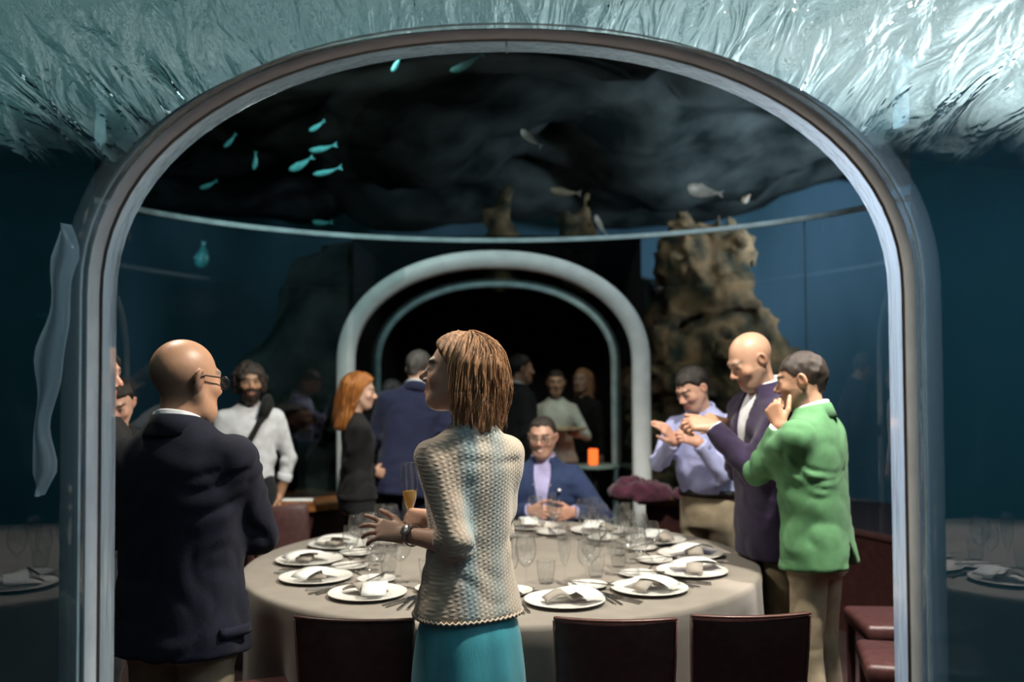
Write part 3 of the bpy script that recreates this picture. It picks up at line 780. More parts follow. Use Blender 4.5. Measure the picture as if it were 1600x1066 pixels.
    # collar
    def ringc(name_, mat, r0, z0_, z1_, dz, thick, open_w, fl=0.0):
        rows = []
        for k in range(29):
            a = -math.pi / 2 + (open_w + (2 * math.pi - 2 * open_w) * k / 28)
            ca, sa = math.cos(a), math.sin(a)
            row = []
            for (rr, zz) in ((r0 + 0.004 + fl, z0_), (r0 + thick + fl, z0_ + 0.002), (r0 + thick * 0.8, z1_ - 0.004), (r0, z1_), (r0 - 0.004, z1_ - 0.004), (r0 - 0.004 + fl, z0_)):
                row.append(T((ca * rr, 0.016 + sa * rr * 0.98 , zz + dz * sa)))
            rows.append(row)
        return MB().grid(rows).build(name_, mat, garment)
    base = 0.0 if sex == 'm' else -0.035
    if shirt_mat is not None and top == 'jacket':
        ringc('shirt_collar', shirt_mat, 0.064, 0.485, 0.570, 0.018, 0.010, 0.22)
        ringc('jacket_collar', top_mat, 0.073, 0.495, 0.562, 0.012, 0.010, 0.55, 0.022)
        def sf(p):
            q = ((p - pel) @ Rt) / s
            return prof(q, [(r[0], r[1] * 0.93 * wide, r[2] * 0.95 * wide, r[3]) for r in MAN_SHIRT]) * s
        if jacket_open:
            V, F = nets(sf, lo, hi, cell * 1.4); obj('shirt', V, F, shirt_mat, root)
        for sd in (1, -1):
            S, E, Wt = arms[sd]; d = (Wt - E) / np.linalg.norm(Wt - E)
            MB().tube([Vector(Wt - d * 0.05), Vector(Wt - d * 0.008), Vector(Wt - d * 0.006)], [cr * s * 0.93, cr * s * 0.90, cr * s * 0.7], 16).build('shirt_cuff', shirt_mat, garment)
    elif top == 'shirt' and sex == 'm':
        ringc('collar', top_mat, 0.066, 0.475, 0.545, 0.026, 0.014, 0.30)
        for sd in (1, -1):
            S, E, Wt = arms[sd]; d = (Wt - E) / np.linalg.norm(Wt - E); Ee = E + (Wt - E) * sleeve * 0.97
            rr = (er + (cr - er) * sleeve) * s
            MB().tube([Vector(Ee - d * 0.05), Vector(Ee - d * 0.048), Vector(Ee - d * 0.01), Vector(Ee - d * 0.004), Vector(Ee - d * 0.004)], [rr * .95, rr * 1.10, rr * 1.08, rr * 1.02, rr * .75], 16).build('cuff', top_mat, garment)
    # ---- lower garment
    if legs == 'trousers':
        tabh = [(-.16, .165, .115, .0), (-.05, .172, .124, .004), (.05, .164, .118, .0), (.10, .158, .112, .0)] if sex == 'm' else [(-.16, .16, .115, .004), (-.05, .165, .12, .006), (.05, .14, .10, .0), (.10, .13, .095, .0)]
        def lf(p):
            q = (p - pel) / s
            f = prof(q, tabh) * s
            for sd in (1, -1):
                h, k, a = hips[sd]
                f = smin(f, cone(p, h, k, 0.088 * s, 0.068 * s), 0.03); f = smin(f, cone(p, k, a, 0.068 * s, 0.058 * s), 0.02)
            nz = vnoise(p * (9, 9, 8), seed + 2) * 0.5 + (1 - 2 * np.abs(vnoise(p * (10, 10, 16), seed + 7))) * 0.6
            return f + fold * 0.9 * nz
        hp = np.array([v for t3 in hips.values() for v in t3] + [pel])
        V, F = nets(lf, hp.min(0) - 0.2, hp.max(0) + 0.2, cell * 1.15); obj('trousers', V, F, leg_mat, root)
    else:
        tabh = [(-.72, .225, .185, .0), (-.50, .205, .165, .0), (-.25, .188, .150, .0), (-.14, .176, .134, .0), (-.075, .158, .112, .0), (-.03, .138, .098, .0), (.03, .12, .085, .0)]
        tabh = [(r[0], r[1] * wide, r[2] * wide, r[3]) for r in tabh]
        def lf(p):
            q = (p - pel) / s
            nz = vnoise(p * (16, 16, 1.6), seed + 2)
            amp = 0.007 * np.clip(0.2 - q[:, 2] * 2.6, 0.1, 1.6)
            return prof(q, tabh, n=2.1) * s + amp * nz
        V, F = nets(lf, pel - (0.3, 0.3, 0.78 * s), pel + (0.3, 0.3, 0.15), cell); obj('skirt', V, F, leg_mat, root)
    # shoes
    for sd in (1, -1):
        h, k, a = hips[sd]
        def shf(p, a=a):
            f = cone(p, (a[0], a[1] + 0.01, 0.045), (a[0] + 0.01 * sd, a[1] - 0.16, 0.035), 0.042, 0.036)
            f = smin(f, cone(p, (a[0], a[1], 0.05), (a[0], a[1], 0.11), 0.042, 0.036), 0.02)
            return smax(f, 0.003 - p[:, 2], 0.005)
        V, F = nets(shf, (a[0] - 0.07, a[1] - 0.23, -0.01), (a[0] + 0.08, a[1] + 0.08, 0.16), 0.014)
        obj('shoe', V, F, shoe_mat or SHOE, root)
    # ---- hair
    if hair:
        def hq_f(p):
            q = HQ(p); kind = hair['kind']
            th = hair.get('thick', 0.008)
            f = ell(q, (0, 0.016, 0.032), (0.074 + th, 0.095 + th, 0.084 + th))
            if kind == 'curly':
                f = smin(f, ell(q, (0, 0.03, 0.03), (0.098, 0.098, 0.092)), 0.03)
                f = smin(f, cone(q, (0.075, 0.02, 0.02), (0.075, 0.03, -0.05), 0.03, 0.03), 0.03); f = smin(f, cone(q, (-0.075, 0.02, 0.02), (-0.075, 0.03, -0.05), 0.03, 0.03), 0.03)
                f = f + 0.012 * vnoise(q * 45, 2) + 0.006 * vnoise(q * 90, 4)
                facecut = ell(q, (0, -0.095, -0.04), (0.066, 0.085, 0.092))
                return smax(smax(f, -facecut, 0.01), -(q[:, 2] + 0.085), 0.02) * hs
            if kind == 'short':
                tz = np.clip((q[:, 2] + 0.05) / 0.12, 0, 1); f = f + th * 0.9 * (1 - tz)
                f = smin(f, cone(q, (0, 0.075, 0.0), (0, 0.060, -0.045), 0.035, 0.03), 0.02)
                line = 0.052 + hair.get('recede', 0.0) - 0.0
                # hairline: front edge slants down behind the ear
                yy = q[:, 1]; lim = np.where(yy < -0.045, line, np.where(yy < 0.02, line - (yy + 0.045) / 0.065 * (line + 0.012), -0.062 - 0.1 * np.clip(yy - 0.02, 0, .03) * 0))
                f = f + 0.004 * vnoise(q * (60, 60, 40), 6)
                if hair.get('crown'):      # bald patch on the top
                    f = smax(f, -ell(q, (0, 0.03 + hair.get('crown_y', 0), 0.115), (0.045, 0.05, 0.03)), 0.006)
                return smax(f, lim + 0.007 * vnoise(q * 55, 9) - q[:, 2], 0.004) * hs
            if kind == 'bob' or kind == 'long':
                L = hair.get('len', 0.17)
                for (ax, ay, r0, r1, fl) in [(0.055, 0.045, 0.052, 0.034, 1.12), (-0.055, 0.045, 0.052, 0.034, 1.12), (0.0, 0.070, 0.058, 0.036, 1.02), (0.068, 0.012, 0.030, 0.022, 1.02), (-0.068, 0.012, 0.030, 0.022, 1.02), (0.04, 0.072, 0.05, 0.034, 1.10), (-0.04, 0.072, 0.05, 0.034, 1.10)]:
                    f = smin(f, cone(q, (ax * 0.9, ay, 0.03), (ax * fl, ay * fl + 0.01, -L + 0.03), r0, r1), 0.03)
                wv = np.arctan2(q[:, 0], q[:, 1] - 0.02)
                f = f + 0.005 * np.sin(wv * 26 + 5 * vnoise(q * 14, 2) + q[:, 2] * 12) + 0.008 * vnoise(q * (26, 26, 9), 8) + 0.010 * np.clip(-q[:, 2] * 8, 0, 1) * vnoise(q * (16, 16, 22), 12)
                line = np.interp(q[:, 2], [-0.2, -0.10, -0.02, 0.03, 0.065, 0.095, 0.12], [0.020, 0.006, -0.012, -0.030, -0.062, -0.094, -0.12])
                f = smax(f, line + 0.006 * vnoise(q * (30, 30, 14), 5) - q[:, 1], 0.014)
                f = smax(f, -(q[:, 2] + L + 0.015 * vnoise(q * (50, 50, 3), 4)), 0.012)
                return f * hs
            if kind == 'bun':
                f = smin(f, ell(q, (0, 0.115, 0.03), (0.04, 0.035, 0.04)), 0.015)
                f = smin(f, cone(q, (0, 0.06, -0.02), (0, 0.05, -0.05), 0.045, 0.03), 0.03)
                yy = q[:, 1]; lim = np.where(yy < -0.03, 0.060, np.where(yy < 0.03, 0.060 - (yy + 0.03) / 0.06 * 0.10, -0.06))
                return smax(f + 0.003 * vnoise(q * (60, 60, 30), 6), lim - q[:, 2], 0.008) * hs
        Lh = 0.16 + (hair.get('len', 0.0))
        V, F = nets(hq_f, hc - (0.17, 0.17, Lh), hc + (0.17, 0.17, 0.16), max(0.005, cell * 0.6))
        h_o = obj('hair', V, F, hair['mat'], root)
        if hair.get('strands'):
            rg = random.Random(5); mb = MB(); Lh = hair.get('len', 0.17)
            for i in range(hair['strands']):
                a = rg.uniform(-2.5, 2.5); a0 = a * rg.uniform(0.5, 1.0)
                pts = []
                n = 9; ph = rg.uniform(0, 6.28); jit = rg.uniform(0.96, 1.09) + (rg.uniform(0.05, 0.18) if rg.random() < 0.10 else 0); flick = rg.uniform(-0.6, 1.6); ln = rg.uniform(0.5, 1.0); el0 = rg.uniform(0.80, 0.98)
                for k in range(n):
                    t_ = k / (n - 1) * ln
                    if t_ < 0.35:
                        u = t_ / 0.35; el = math.pi / 2 * (1 - u) * el0
                        rx = (0.074 + 0.014) * math.cos(el) * jit; ry = (0.096 + 0.014) * math.cos(el) * jit; z = 0.035 + (0.084 + 0.010) * math.sin(el) * (1 + (jit - 1) * 0.35)
                        ang = a0 + (a - a0) * u
                    else:
                        u = (t_ - 0.35) / 0.65; bulge = 1.0 + 0.16 * math.sin(u * 2.9) - 0.04 * u
                        rx = 0.088 * bulge * jit + 0.05 * flick * max(0, u - .6); ry = 0.112 * bulge * jit + 0.06 * flick * max(0, u - .6); z = 0.035 - (Lh + 0.03) * u
                        ang = a
                    wob = (0.004 + 0.008 * t_) * math.sin(t_ * 11 + ph)
                    pts.append((math.sin(ang) * rx + wob, 0.018 + math.cos(ang) * ry + wob * 0.5, z))
                # keep the face free
                if any(p_[1] < np.interp(p_[2], [-0.2, -0.10, -0.02, 0.03, 0.065, 0.095, 0.12], [0.014, 0.0, -0.018, -0.038, -0.068, -0.10, -0.13]) for p_ in pts): continue
                P = [Vector(hc + Rh @ (np.array(p_) * hs)) for p_ in pts]
                mb.tube(P, [0.0012] * (n - 2) + [0.0009, 0.0004], 3, cap=False)
            mb.build('hair_strands', hair['mat'], h_o)
    # ---- spectacles
    if face.get('glasses'):
        mb = MB(); ln = MB()
        for sd in (-1, 1):
            c = np.array((sd * 0.032, -0.100, 0.000)); ring = [c + np.array((math.cos(a) * 0.024, abs(math.cos(a)) * 0.004 * 0, math.sin(a) * 0.018)) for a in [2 * math.pi * k / 18 for k in range(19)]]
            mb.tube([Vector(hc + Rh @ (p_ * hs)) for p_ in ring], 0.0022, 6, cap=False)
            ln.add([hc + Rh @ (p_ * hs) for p_ in ring[:18]], [tuple(range(18))])
            mb.tube([Vector(hc + Rh @ (np.array(p_) * hs)) for p_ in ((sd * 0.056, -0.099, 0.006), (sd * 0.074, -0.075, 0.010), (sd * 0.083, 0.0, 0.012), (sd * 0.084, 0.022, 0.006), (sd * 0.082, 0.035, -0.012))], 0.0022, 6)
        mb.tube([Vector(hc + Rh @ (np.array(p_) * hs)) for p_ in ((-0.010, -0.101, 0.004), (0, -0.106, 0.007), (0.010, -0.101, 0.004))], 0.002, 6)
        g = mb.build('spectacles', FRAME, root); ln.build('lenses', LENS, g, smooth=False)
    return dict(root=root, hc=Vector(hc), Rh=Rh, hs=hs, arms=arms, Wi=Wi, Wm=Wm, pel=pel, Rt=Rt, s=s, T=T, garment=garment)

SHOE = M('black_shoe_leather', (0.015, 0.012, 0.012), 0.35, 0.2, 30)
def fab(name, c, r=0.85, b=0.35, v=0.12, sheen=0.05, bs=400): return M(name, c, r, v, 18, b, bs, sheen=sheen, spec=0.25)
NAVY = fab('navy_wool', (0.008, 0.0085, 0.020), sheen=0.05, v=0.2); NAVY2 = fab('blue_blazer', (0.028, 0.045, 0.115)); PURPLE = fab('purple_navy_wool', (0.022, 0.013, 0.042), sheen=0.15)
GREEN = fab('green_cotton', (0.075, 0.19, 0.085)); KHAKI = fab('khaki_cotton', (0.30, 0.235, 0.155)); KHAKI2 = fab('stone_cotton', (0.36, 0.29, 0.20))
WHITE = fab('white_cotton', (0.62, 0.62, 0.66), bs=300); LAV = fab('lavender_cotton', (0.38, 0.40, 0.66)); BLACKF = fab('black_cloth', (0.012, 0.011, 0.012)); CREAM = fab('cream_cotton', (0.60, 0.60, 0.55))
DARKTR = fab('dark_trousers', (0.02, 0.02, 0.024)); LILAC = fab('lilac_cotton', (0.46, 0.42, 0.70)); NAVY3 = fab('navy_suit', (0.014, 0.017, 0.048), sheen=0.1)
def hm(name, c, c2): return M(name, c, 0.42, 0.3, 14, 0.6, 120, col2=c2, stretch=(9, 9, 0.8), spec=0.5, detail=3)
HBLOND = hm('auburn_blonde_hair', (0.50, 0.26, 0.125), (0.17, 0.074, 0.032)); HRED = hm('ginger_hair', (0.46, 0.17, 0.035), (0.22, 0.07, 0.012)); HDARK = hm('dark_hair', (0.022, 0.016, 0.013), (0.008, 0.006, 0.005))
HGREY = hm('grey_hair', (0.14, 0.125, 0.12), (0.04, 0.034, 0.032)); HCURL = hm('dark_curly_hair', (0.075, 0.055, 0.045), (0.018, 0.013, 0.011)); HBROWN = hm('cropped_brown_hair', (0.045, 0.032, 0.026), (0.018, 0.013, 0.010))

# knitted cardigan and silk skirt
def knit():
    m, t, out = nt('knit_cardigan')
    p = t.nodes.new('ShaderNodeBsdfPrincipled'); t.links.new(p.outputs[0], out.inputs[0]); p.inputs['Roughness'].default_value = 0.9; p.inputs['Sheen Weight'].default_value = 0.3; p.inputs['Specular IOR Level'].default_value = 0.2
    tc = t.nodes.new('ShaderNodeTexCoord'); sx = t.nodes.new('ShaderNodeSeparateXYZ'); t.links.new(tc.outputs['Object'], sx.inputs[0])
    def math_(op, a, b=None, c=None):
        n = t.nodes.new('ShaderNodeMath'); n.operation = op
        for i, x in enumerate((a, b, c)):
            if x is None: continue
            if isinstance(x, (int, float)): n.inputs[i].default_value = x
            else: t.links.new(x, n.inputs[i])
        return n.outputs[0]
    X, Y, Z = sx.outputs; XY = math_('ADD', X, math_('MULTIPLY', Y, 0.55))
    # lace rows: wandering columns of holes
    wob = math_('MULTIPLY', math_('SINE', math_('MULTIPLY', Z, 300.0)), 0.7)
    colw = math_('SINE', math_('ADD', math_('MULTIPLY', XY, 420.0), wob))
    roww = math_('SINE', math_('ADD', math_('MULTIPLY', Z, 520.0), math_('MULTIPLY', XY, 210.0)))
    h = math_('MULTIPLY', math_('ADD', colw, 1.0), math_('ADD', roww, 1.3))
    b = t.nodes.new('ShaderNodeBump'); b.inputs['Strength'].default_value = 0.5; b.inputs['Distance'].default_value = 0.0006; t.links.new(h, b.inputs['Height']); t.links.new(b.outputs[0], p.inputs['Normal'])
    # faded vertical bands of beige and blue-grey
    n = t.nodes.new('ShaderNodeTexNoise'); n.inputs['Scale'].default_value = 30; t.links.new(tc.outputs['Object'], n.inputs['Vector'])
    xs = math_('ADD', math_('MULTIPLY', X, 1.0), math_('MULTIPLY', math_('SUBTRACT', n.outputs[0], 0.5), 0.02))
    rp = t.nodes.new('ShaderNodeValToRGB'); t.links.new(math_('MULTIPLY_ADD', xs, 2.2, 0.5), rp.inputs[0])
    rp.color_ramp.interpolation = 'EASE'
    els = [(0.0, (0.52, 0.42, 0.33)), (0.27, (0.55, 0.46, 0.37)), (0.40, (0.40, 0.42, 0.40)), (0.50, (0.58, 0.50, 0.42)), (0.60, (0.30, 0.38, 0.40)), (0.72, (0.50, 0.40, 0.32)), (1.0, (0.50, 0.39, 0.31))]
    cr = rp.color_ramp
    cr.elements[0].position = 0; cr.elements[0].color = (*els[0][1], 1); cr.elements[1].position = 1; cr.elements[1].color = (*els[-1][1], 1)
    for pos, c in els[1:-1]: e = cr.elements.new(pos); e.color = (*c, 1)
    mx = t.nodes.new('ShaderNodeMix'); mx.data_type = 'RGBA'; mx.blend_type = 'MULTIPLY'
    t.links.new(math_('MULTIPLY_ADD', h, -0.10, 0.32), mx.inputs[0]); t.links.new(rp.outputs[0], mx.inputs[6]); mx.inputs[7].default_value = (0.45, 0.42, 0.38, 1)
    t.links.new(mx.outputs[2], p.inputs['Base Color'])
    return m
KNIT = knit()
SILK = M('teal_silk', (0.045, 0.27, 0.335), 0.34, 0.12, 6, 0.15, 60, spec=0.5, sheen=0.2, stretch=(4, 4, 0.6))
# ------------------------------------------------------------------ the guests
FAIR = (0.58, 0.36, 0.27); TAN = (0.46, 0.26, 0.165); PINK = (0.56, 0.32, 0.24)
# woman in the knitted cardigan
lwr = at(634, 833, 2.95); rwr = Vector((-0.262, 3.12, 1.125))
wo = person('woman with a brown bob in beige knitted cardigan and teal skirt raising a champagne flute', -0.135, 2.93, -150, 1.75, 'f', wide=0.92, lean=(-2, 0), head=(56, -6, 0),
    lw=lwr, rw=rwr, lpole=(0.6, -0.55, -0.6), rpole=(1.0, -0.25, -0.75),
    lhand=dict(dir=(-0.92, 0.12, 0.16), nrm=(-0.05, -0.75, 0.65), curls=[0.16, 0.30, 0.38, 0.40], spread=0.30, thumb=0.15, bare=0.75),
    rhand=dict(dir=(-0.95, 0.25, -0.05), nrm=(-0.15, -0.9, 0.25), curl=0.95, thumb=0.9, bare=0.6),
    skin=FAIR, face=dict(smile=0.9, nose=0.9, brow=(0.10, 0.055, 0.035), lip=(0.95, 0.5, 0.48)), hair=dict(kind='bob', mat=HBLOND, len=0.168, thick=0.010, strands=1700),
    top='cardigan', top_mat=KNIT, legs='skirt', leg_mat=SILK, cell=0.0075, fold=0.003, sleeve=0.34, seed=2, neck_fwd=0.05)
# scalloped hem and wrist watch
mb = MB(); P = []
for k in range(121):
    a = 2 * math.pi * k / 120
    ca, sa = math.cos(a), math.sin(a); q_ = (abs(ca) ** 2.4 + abs(sa) ** 2.4) ** (-1 / 2.4)
    P.append(wo['T']((ca * q_ * 0.183 * 0.92, sa * q_ * 0.131 * 0.92, -0.076 + 0.0035 * math.cos(a * 60))))
mb.tube(P, 0.005, 5, cap=False); mb.build('scalloped_hem', M('beige_yarn', (0.46, 0.37, 0.29), 0.9, 0.1, 60, 0.3), wo['garment'])
S_, E_, W_ = wo['arms'][1]; d_ = Vector(W_ - E_).normalized(); c_ = Vector(W_) - d_ * 0.028
u_ = d_.orthogonal().normalized(); v_ = d_.cross(u_)
WATCHM = M('brushed_steel', (0.45, 0.45, 0.44), 0.28, 0.1, 40, metallic=1.0)
wt = empty('wrist_watch', wo['Wm'] @ c_); tag(wt, 'steel wrist watch on the left wrist of the woman in the cardigan', 'watch')
mw = MB(); off_ = wo['Wm'].to_3x3()
ring = [off_ @ ((u_ * math.cos(a) + v_ * math.sin(a)) * 0.030) for a in [2 * math.pi * k / 24 for k in range(25)]]
ax_ = off_ @ d_
mw.grid([[p + ax_ * w_ + p.normalized() * h_ for (w_, h_) in ((-.008, 0), (-.008, .003), (.008, .003), (.008, 0))] for p in ring]); mw.build('strap', WATCHM, wt)
nd = Vector((-0.25, -0.8, 0.55)); nd = (nd - ax_ * nd.dot(ax_)).normalized()
mw = MB(); ub = nd.cross(ax_)
mw.grid([[nd * (0.030 + h_) + (ax_ * math.cos(a) + ub * math.sin(a)) * r_ for (r_, h_) in ((.017, 0), (.017, .007), (.014, .009), (.0005, .009))] for a in [2 * math.pi * k / 20 for k in range(21)]])
mw.build('watch_case', WATCHM, wt)

# bald man in the dark suit
bm_ = person('bald man with glasses in dark navy suit jacket, seen from behind at left', -0.985, 2.86, 163, 1.70, 'm', lean=(2, 1.5), head=(-20, 4, 0),
    lw=(-1.15, 3.15, 1.08), rw=(-0.93, 3.13, 1.09), rpole=(0.8, -0.6, -0.4), lpole=(-0.8, -0.5, -0.3),
    skin=(0.50, 0.27, 0.17), face=dict(glasses=True, jowl=True, stubble=0.7, brow=(0.2, 0.17, 0.15), smile=0.1), hair=None,
    top='jacket', top_mat=NAVY, shirt_mat=WHITE, leg_mat=KHAKI, cell=0.0085, fold=0.006, hem=-0.145, wide=1.06, hsc=1.06, seed=4, neck_fwd=0.0)
# jacket pocket flap on the right hip
fm = MB(); rows = []
for k in range(9):
    a = R(178) + R(-34) * k / 8
    aa = math.pi - (-R(10) + R(40) * k / 8) 
    ca, sa = math.cos(aa), math.sin(aa)
    rows.append([bm_['T']((ca * 0.232, sa * 0.172, z)) for z in (-0.055, -0.085)])
fm.grid(rows); o_ = fm.build('pocket_flap', NAVY, bm_['garment']); md = o_.modifiers.new('th', 'SOLIDIFY'); md.thickness = 0.008

person('bearded man with dark curly hair, white shirt and a bag strap', -1.64, 6.0, 22, 1.66, 'm', head=(0, 4, 0), lw=at(437, 772, 6.08), rw=at(372, 770, 5.8), lpole=(0.8, 0.4, 0), cell=0.011,
    skin=TAN, face=dict(beard=(0.03, 0.02, 0.016), brow=(0.02, 0.015, 0.012), smile=0.4), hair=dict(kind='curly', mat=HCURL), top='shirt', top_mat=WHITE, leg_mat=DARKTR, sleeve=0.62, seed=6, lhand=dict(bare=0.6, curl=0.3, dir=(0.05, -0.3, -0.8)), rhand=dict(bare=0.6), wide=0.95)
person('young woman with dark tied hair looking down behind the bald man', -1.80, 4.42, 6, 1.63, 'f', head=(8, 22, 0), lean=(4, 0), cell=0.011, skin=PINK, face=dict(brow=(0.03, 0.02, 0.016), smile=0.3),
    hair=dict(kind='bun', mat=HDARK), top='shirt', top_mat=BLACKF, leg_mat=DARKTR, seed=7)
person('dark curly-haired person standing at the left edge of the opening', -1.60, 3.62, 80, 1.72, 'm', head=(6, 6, 0), cell=0.013, skin=PINK, face=dict(brow=(0.02, 0.015, 0.012)), hair=dict(kind='curly', mat=HDARK), top='shirt', top_mat=BLACKF, leg_mat=DARKTR, seed=8)
person('woman with long ginger hair in a black jacket', -0.97, 6.0, 112, 1.63, 'f', head=(-18, 8, 0), rw=at(585, 735, 6.1), lw=at(600, 740, 6.3), cell=0.011, skin=FAIR, face=dict(smile=0.3), hair=dict(kind='long', mat=HRED, len=0.27, thick=0.012, strands=350),
    top='shirt', top_mat=BLACKF, leg_mat=DARKTR, seed=9)
person('man in a navy suit leaning forward with his back turned, behind the woman', -0.71, 6.42, 186, 1.77, 'm', lean=(13, -7), head=(-30, 5, 0), cell=0.012, skin=TAN, face=dict(), hair=dict(kind='short', mat=HGREY), top='jacket', top_mat=NAVY3, shirt_mat=WHITE, leg_mat=NAVY3, seed=10, rw=at(690, 700, 6.7), lw=at(600, 700, 6.75))
person('grey-haired man half hidden behind the leaning navy suit', -0.95, 7.35, 170, 1.55, 'm', lean=(8, 0), head=(-15, 8, 0), cell=0.013, skin=TAN, face=dict(), hair=dict(kind='short', mat=HGREY), top='jacket', top_mat=BLACKF, shirt_mat=WHITE, leg_mat=DARKTR, seed=11)
person('person in a white shirt mostly hidden behind the smiling woman', -0.40, 6.92, -40, 1.66, 'm', lean=(4, 0), cell=0.013, skin=FAIR, face=dict(smile=0.5), hair=dict(kind='short', mat=HBROWN), top='shirt', top_mat=WHITE, leg_mat=DARKTR, seed=12)
person('man in a black suit turned to the right inside the far doorway', 0.06, 7.85, 108, 1.74, 'm', head=(5, 0, 0), cell=0.013, skin=(0.40, 0.22, 0.15), face=dict(), hair=dict(kind='short', mat=HDARK), top='jacket', top_mat=BLACKF, shirt_mat=WHITE, leg_mat=BLACKF, seed=13, jacket_open=False)
wa = person('waitress in a white shirt carrying a tray in the far doorway', 0.375, 8.22, 6, 1.65, 'f', cell=0.012, head=(-8, 2, 0), lw=at(895, 678, 8.0), rw=at(858, 682, 8.0), lpole=(0.7, 0.5, -0.6), rpole=(-0.7, 0.5, -0.6), skin=(0.46, 0.27, 0.19), face=dict(smile=0.4), hair=dict(kind='bun', mat=HDARK),
    top='shirt', top_mat=CREAM, leg_mat=DARKTR, seed=14, wide=1.1, lhand=dict(curl=0.7, dir=(-0.3, -0.9, 0.1), nrm=(0.2, 0, -1)), rhand=dict(curl=0.7, dir=(0.3, -0.9, 0.1), nrm=(-0.2, 0, -1)))
person('dim fair-haired person standing behind the waitress', 0.66, 9.0, -30, 1.66, 'f', cell=0.014, skin=(0.40, 0.25, 0.18), face=dict(), hair=dict(kind='long', mat=HBLOND, len=0.2), top='shirt', top_mat=BLACKF, leg_mat=DARKTR, seed=15)
sm_ = person('seated man with dark-rimmed glasses in a blue blazer and lilac shirt', 0.185, 5.80, -6, 1.74, 'm', seated=0.535, head=(-6, 6, 0), cell=0.0105, lw=at(893, 800, 5.5), rw=at(828, 797, 5.5), lpole=(0.8, 0.3, -0.5), rpole=(-0.8, 0.3, -0.5), skin=PINK, face=dict(glasses=True, smile=0.7, brow=(0.05, 0.035, 0.03), shadow_beard=0.15),
    hair=dict(kind='short', mat=HBROWN, recede=0.022, thick=0.006), top='jacket', top_mat=NAVY2, shirt_mat=LILAC, leg_mat=DARKTR, seed=16, lhand=dict(curl=0.6, dir=(-0.6, -0.6, 0)), rhand=dict(curl=0.6, dir=(0.6, -0.6, 0)))
T_ = sm_['T']
lan = MB()
for sd in (-1, 1): lan.tube([T_((sd * .060, -.06, .49)), T_((sd * .052, -.118, .40)), T_((sd * .030, -.136, .25)), T_((sd * .006, -.137, .12))], 0.004, 5)
lan.build('lanyard', M('lanyard_ribbon', (0.42, 0.32, 0.24), 0.7, 0.1), sm_['root'])
pn = MB(); pn.lathe([(0.0005, 0.004), (0.010, 0.004), (0.011, 0.0), (0.0005, -0.002)], 14)
po = pn.build('lapel_pin', M('pin_silver', (0.75, 0.75, 0.75), 0.3, 0.05, metallic=0.6), sm_['garment'])
po.location = T_((0.105, -0.142, 0.37)); po.rotation_euler = (R(80), 0, R(15))
ph = person('man in a lavender shirt and khaki trousers raising his right hand', 1.07, 5.25, -42, 1.64, 'm', lean=(6, -2), head=(-14, 24, 0), cell=0.0105, rw=at(1052, 690, 5.0), lw=at(1090, 692, 4.98), rpole=(-0.6, -0.2, -1), lpole=(0.5, 0.2, -1), skin=PINK, face=dict(smile=0.1, shadow_beard=0.2, brow=(0.03, 0.02, 0.016)),
    hair=dict(kind='short', mat=HDARK, recede=0.012), top='shirt', top_mat=LAV, leg_mat=KHAKI2, seed=17, hem=0.045, fold=0.007, rhand=dict(curl=0.28, spread=0.02, thumb=0.1, dir=(-0.55, -0.3, 0.7), nrm=(0.5, -0.7, 0.4)), lhand=dict(curl=0.7, spread=0.02, thumb=0.6, dir=(-0.8, -0.2, 0.35), nrm=(0.2, -0.8, 0.4)))
bl = MB(); bl.grid([[ph['Wm'].inverted() @ ph['Wm'] @ Vector(ph['pel'] + np.array((math.cos(a) * .178, math.sin(a) * .130, z))) for z in (0.03, 0.068)] for a in [2 * math.pi * k / 40 for k in range(41)]])
b_o = bl.build('belt', SHOE, ph['root']); b_o.modifiers.new('th', 'SOLIDIFY').thickness = 0.005
pu = person('tall bald bearded man in a purple-navy suit reaching out both hands', 1.17, 4.36, -74, 1.79, 'm', lean=(4, 0), head=(0, 24, 0), cell=0.0095, lw=at(1112, 668, 4.25), rw=at(1132, 664, 4.5), lpole=(0.1, -0.4, -1), rpole=(0.1, 0.4, -1), skin=(0.54, 0.31, 0.215), face=dict(shadow_beard=0.45, glasses=False, stubble=0.25, brow=(0.25, 0.18, 0.14)),
    hair=None, top='jacket', top_mat=PURPLE, shirt_mat=WHITE, leg_mat=KHAKI, seed=18, lhand=dict(curl=0.75, dir=(-0.9, 0, 0.15), nrm=(0, -0.7, 0.7)), rhand=dict(curl=0.8, dir=(-0.9, -0.1, 0.3), nrm=(0, -0.5, 0.8)))
gr = person('man in a bright green blazer and khaki trousers with a hand at his chin', 1.255, 3.98, -126, 1.68, 'm', lean=(3, 0), head=(14, 8, 0), cell=0.0085, lw=at(1218, 668, 3.93), rw=(1.40, 4.20, 0.96), lpole=(0.3, -0.7, -1), rpole=(0.35, 0.9, 0.0), skin=(0.44, 0.25, 0.165), face=dict(shadow_beard=0.5, brow=(0.02, 0.015, 0.012)),
    hair=dict(kind='short', mat=HBROWN, thick=0.004), top='jacket', top_mat=GREEN, shirt_mat=WHITE, leg_mat=KHAKI2, seed=19, fold=0.0065, vent=(0.0, -0.02), wide=1.04, hem=-0.125, jacket_open=True,
    lhand=dict(curl=1.15, dir=(-0.3, 0.2, 0.9), nrm=(-0.5, -0.8, 0)), rhand=dict(curl=0.6))
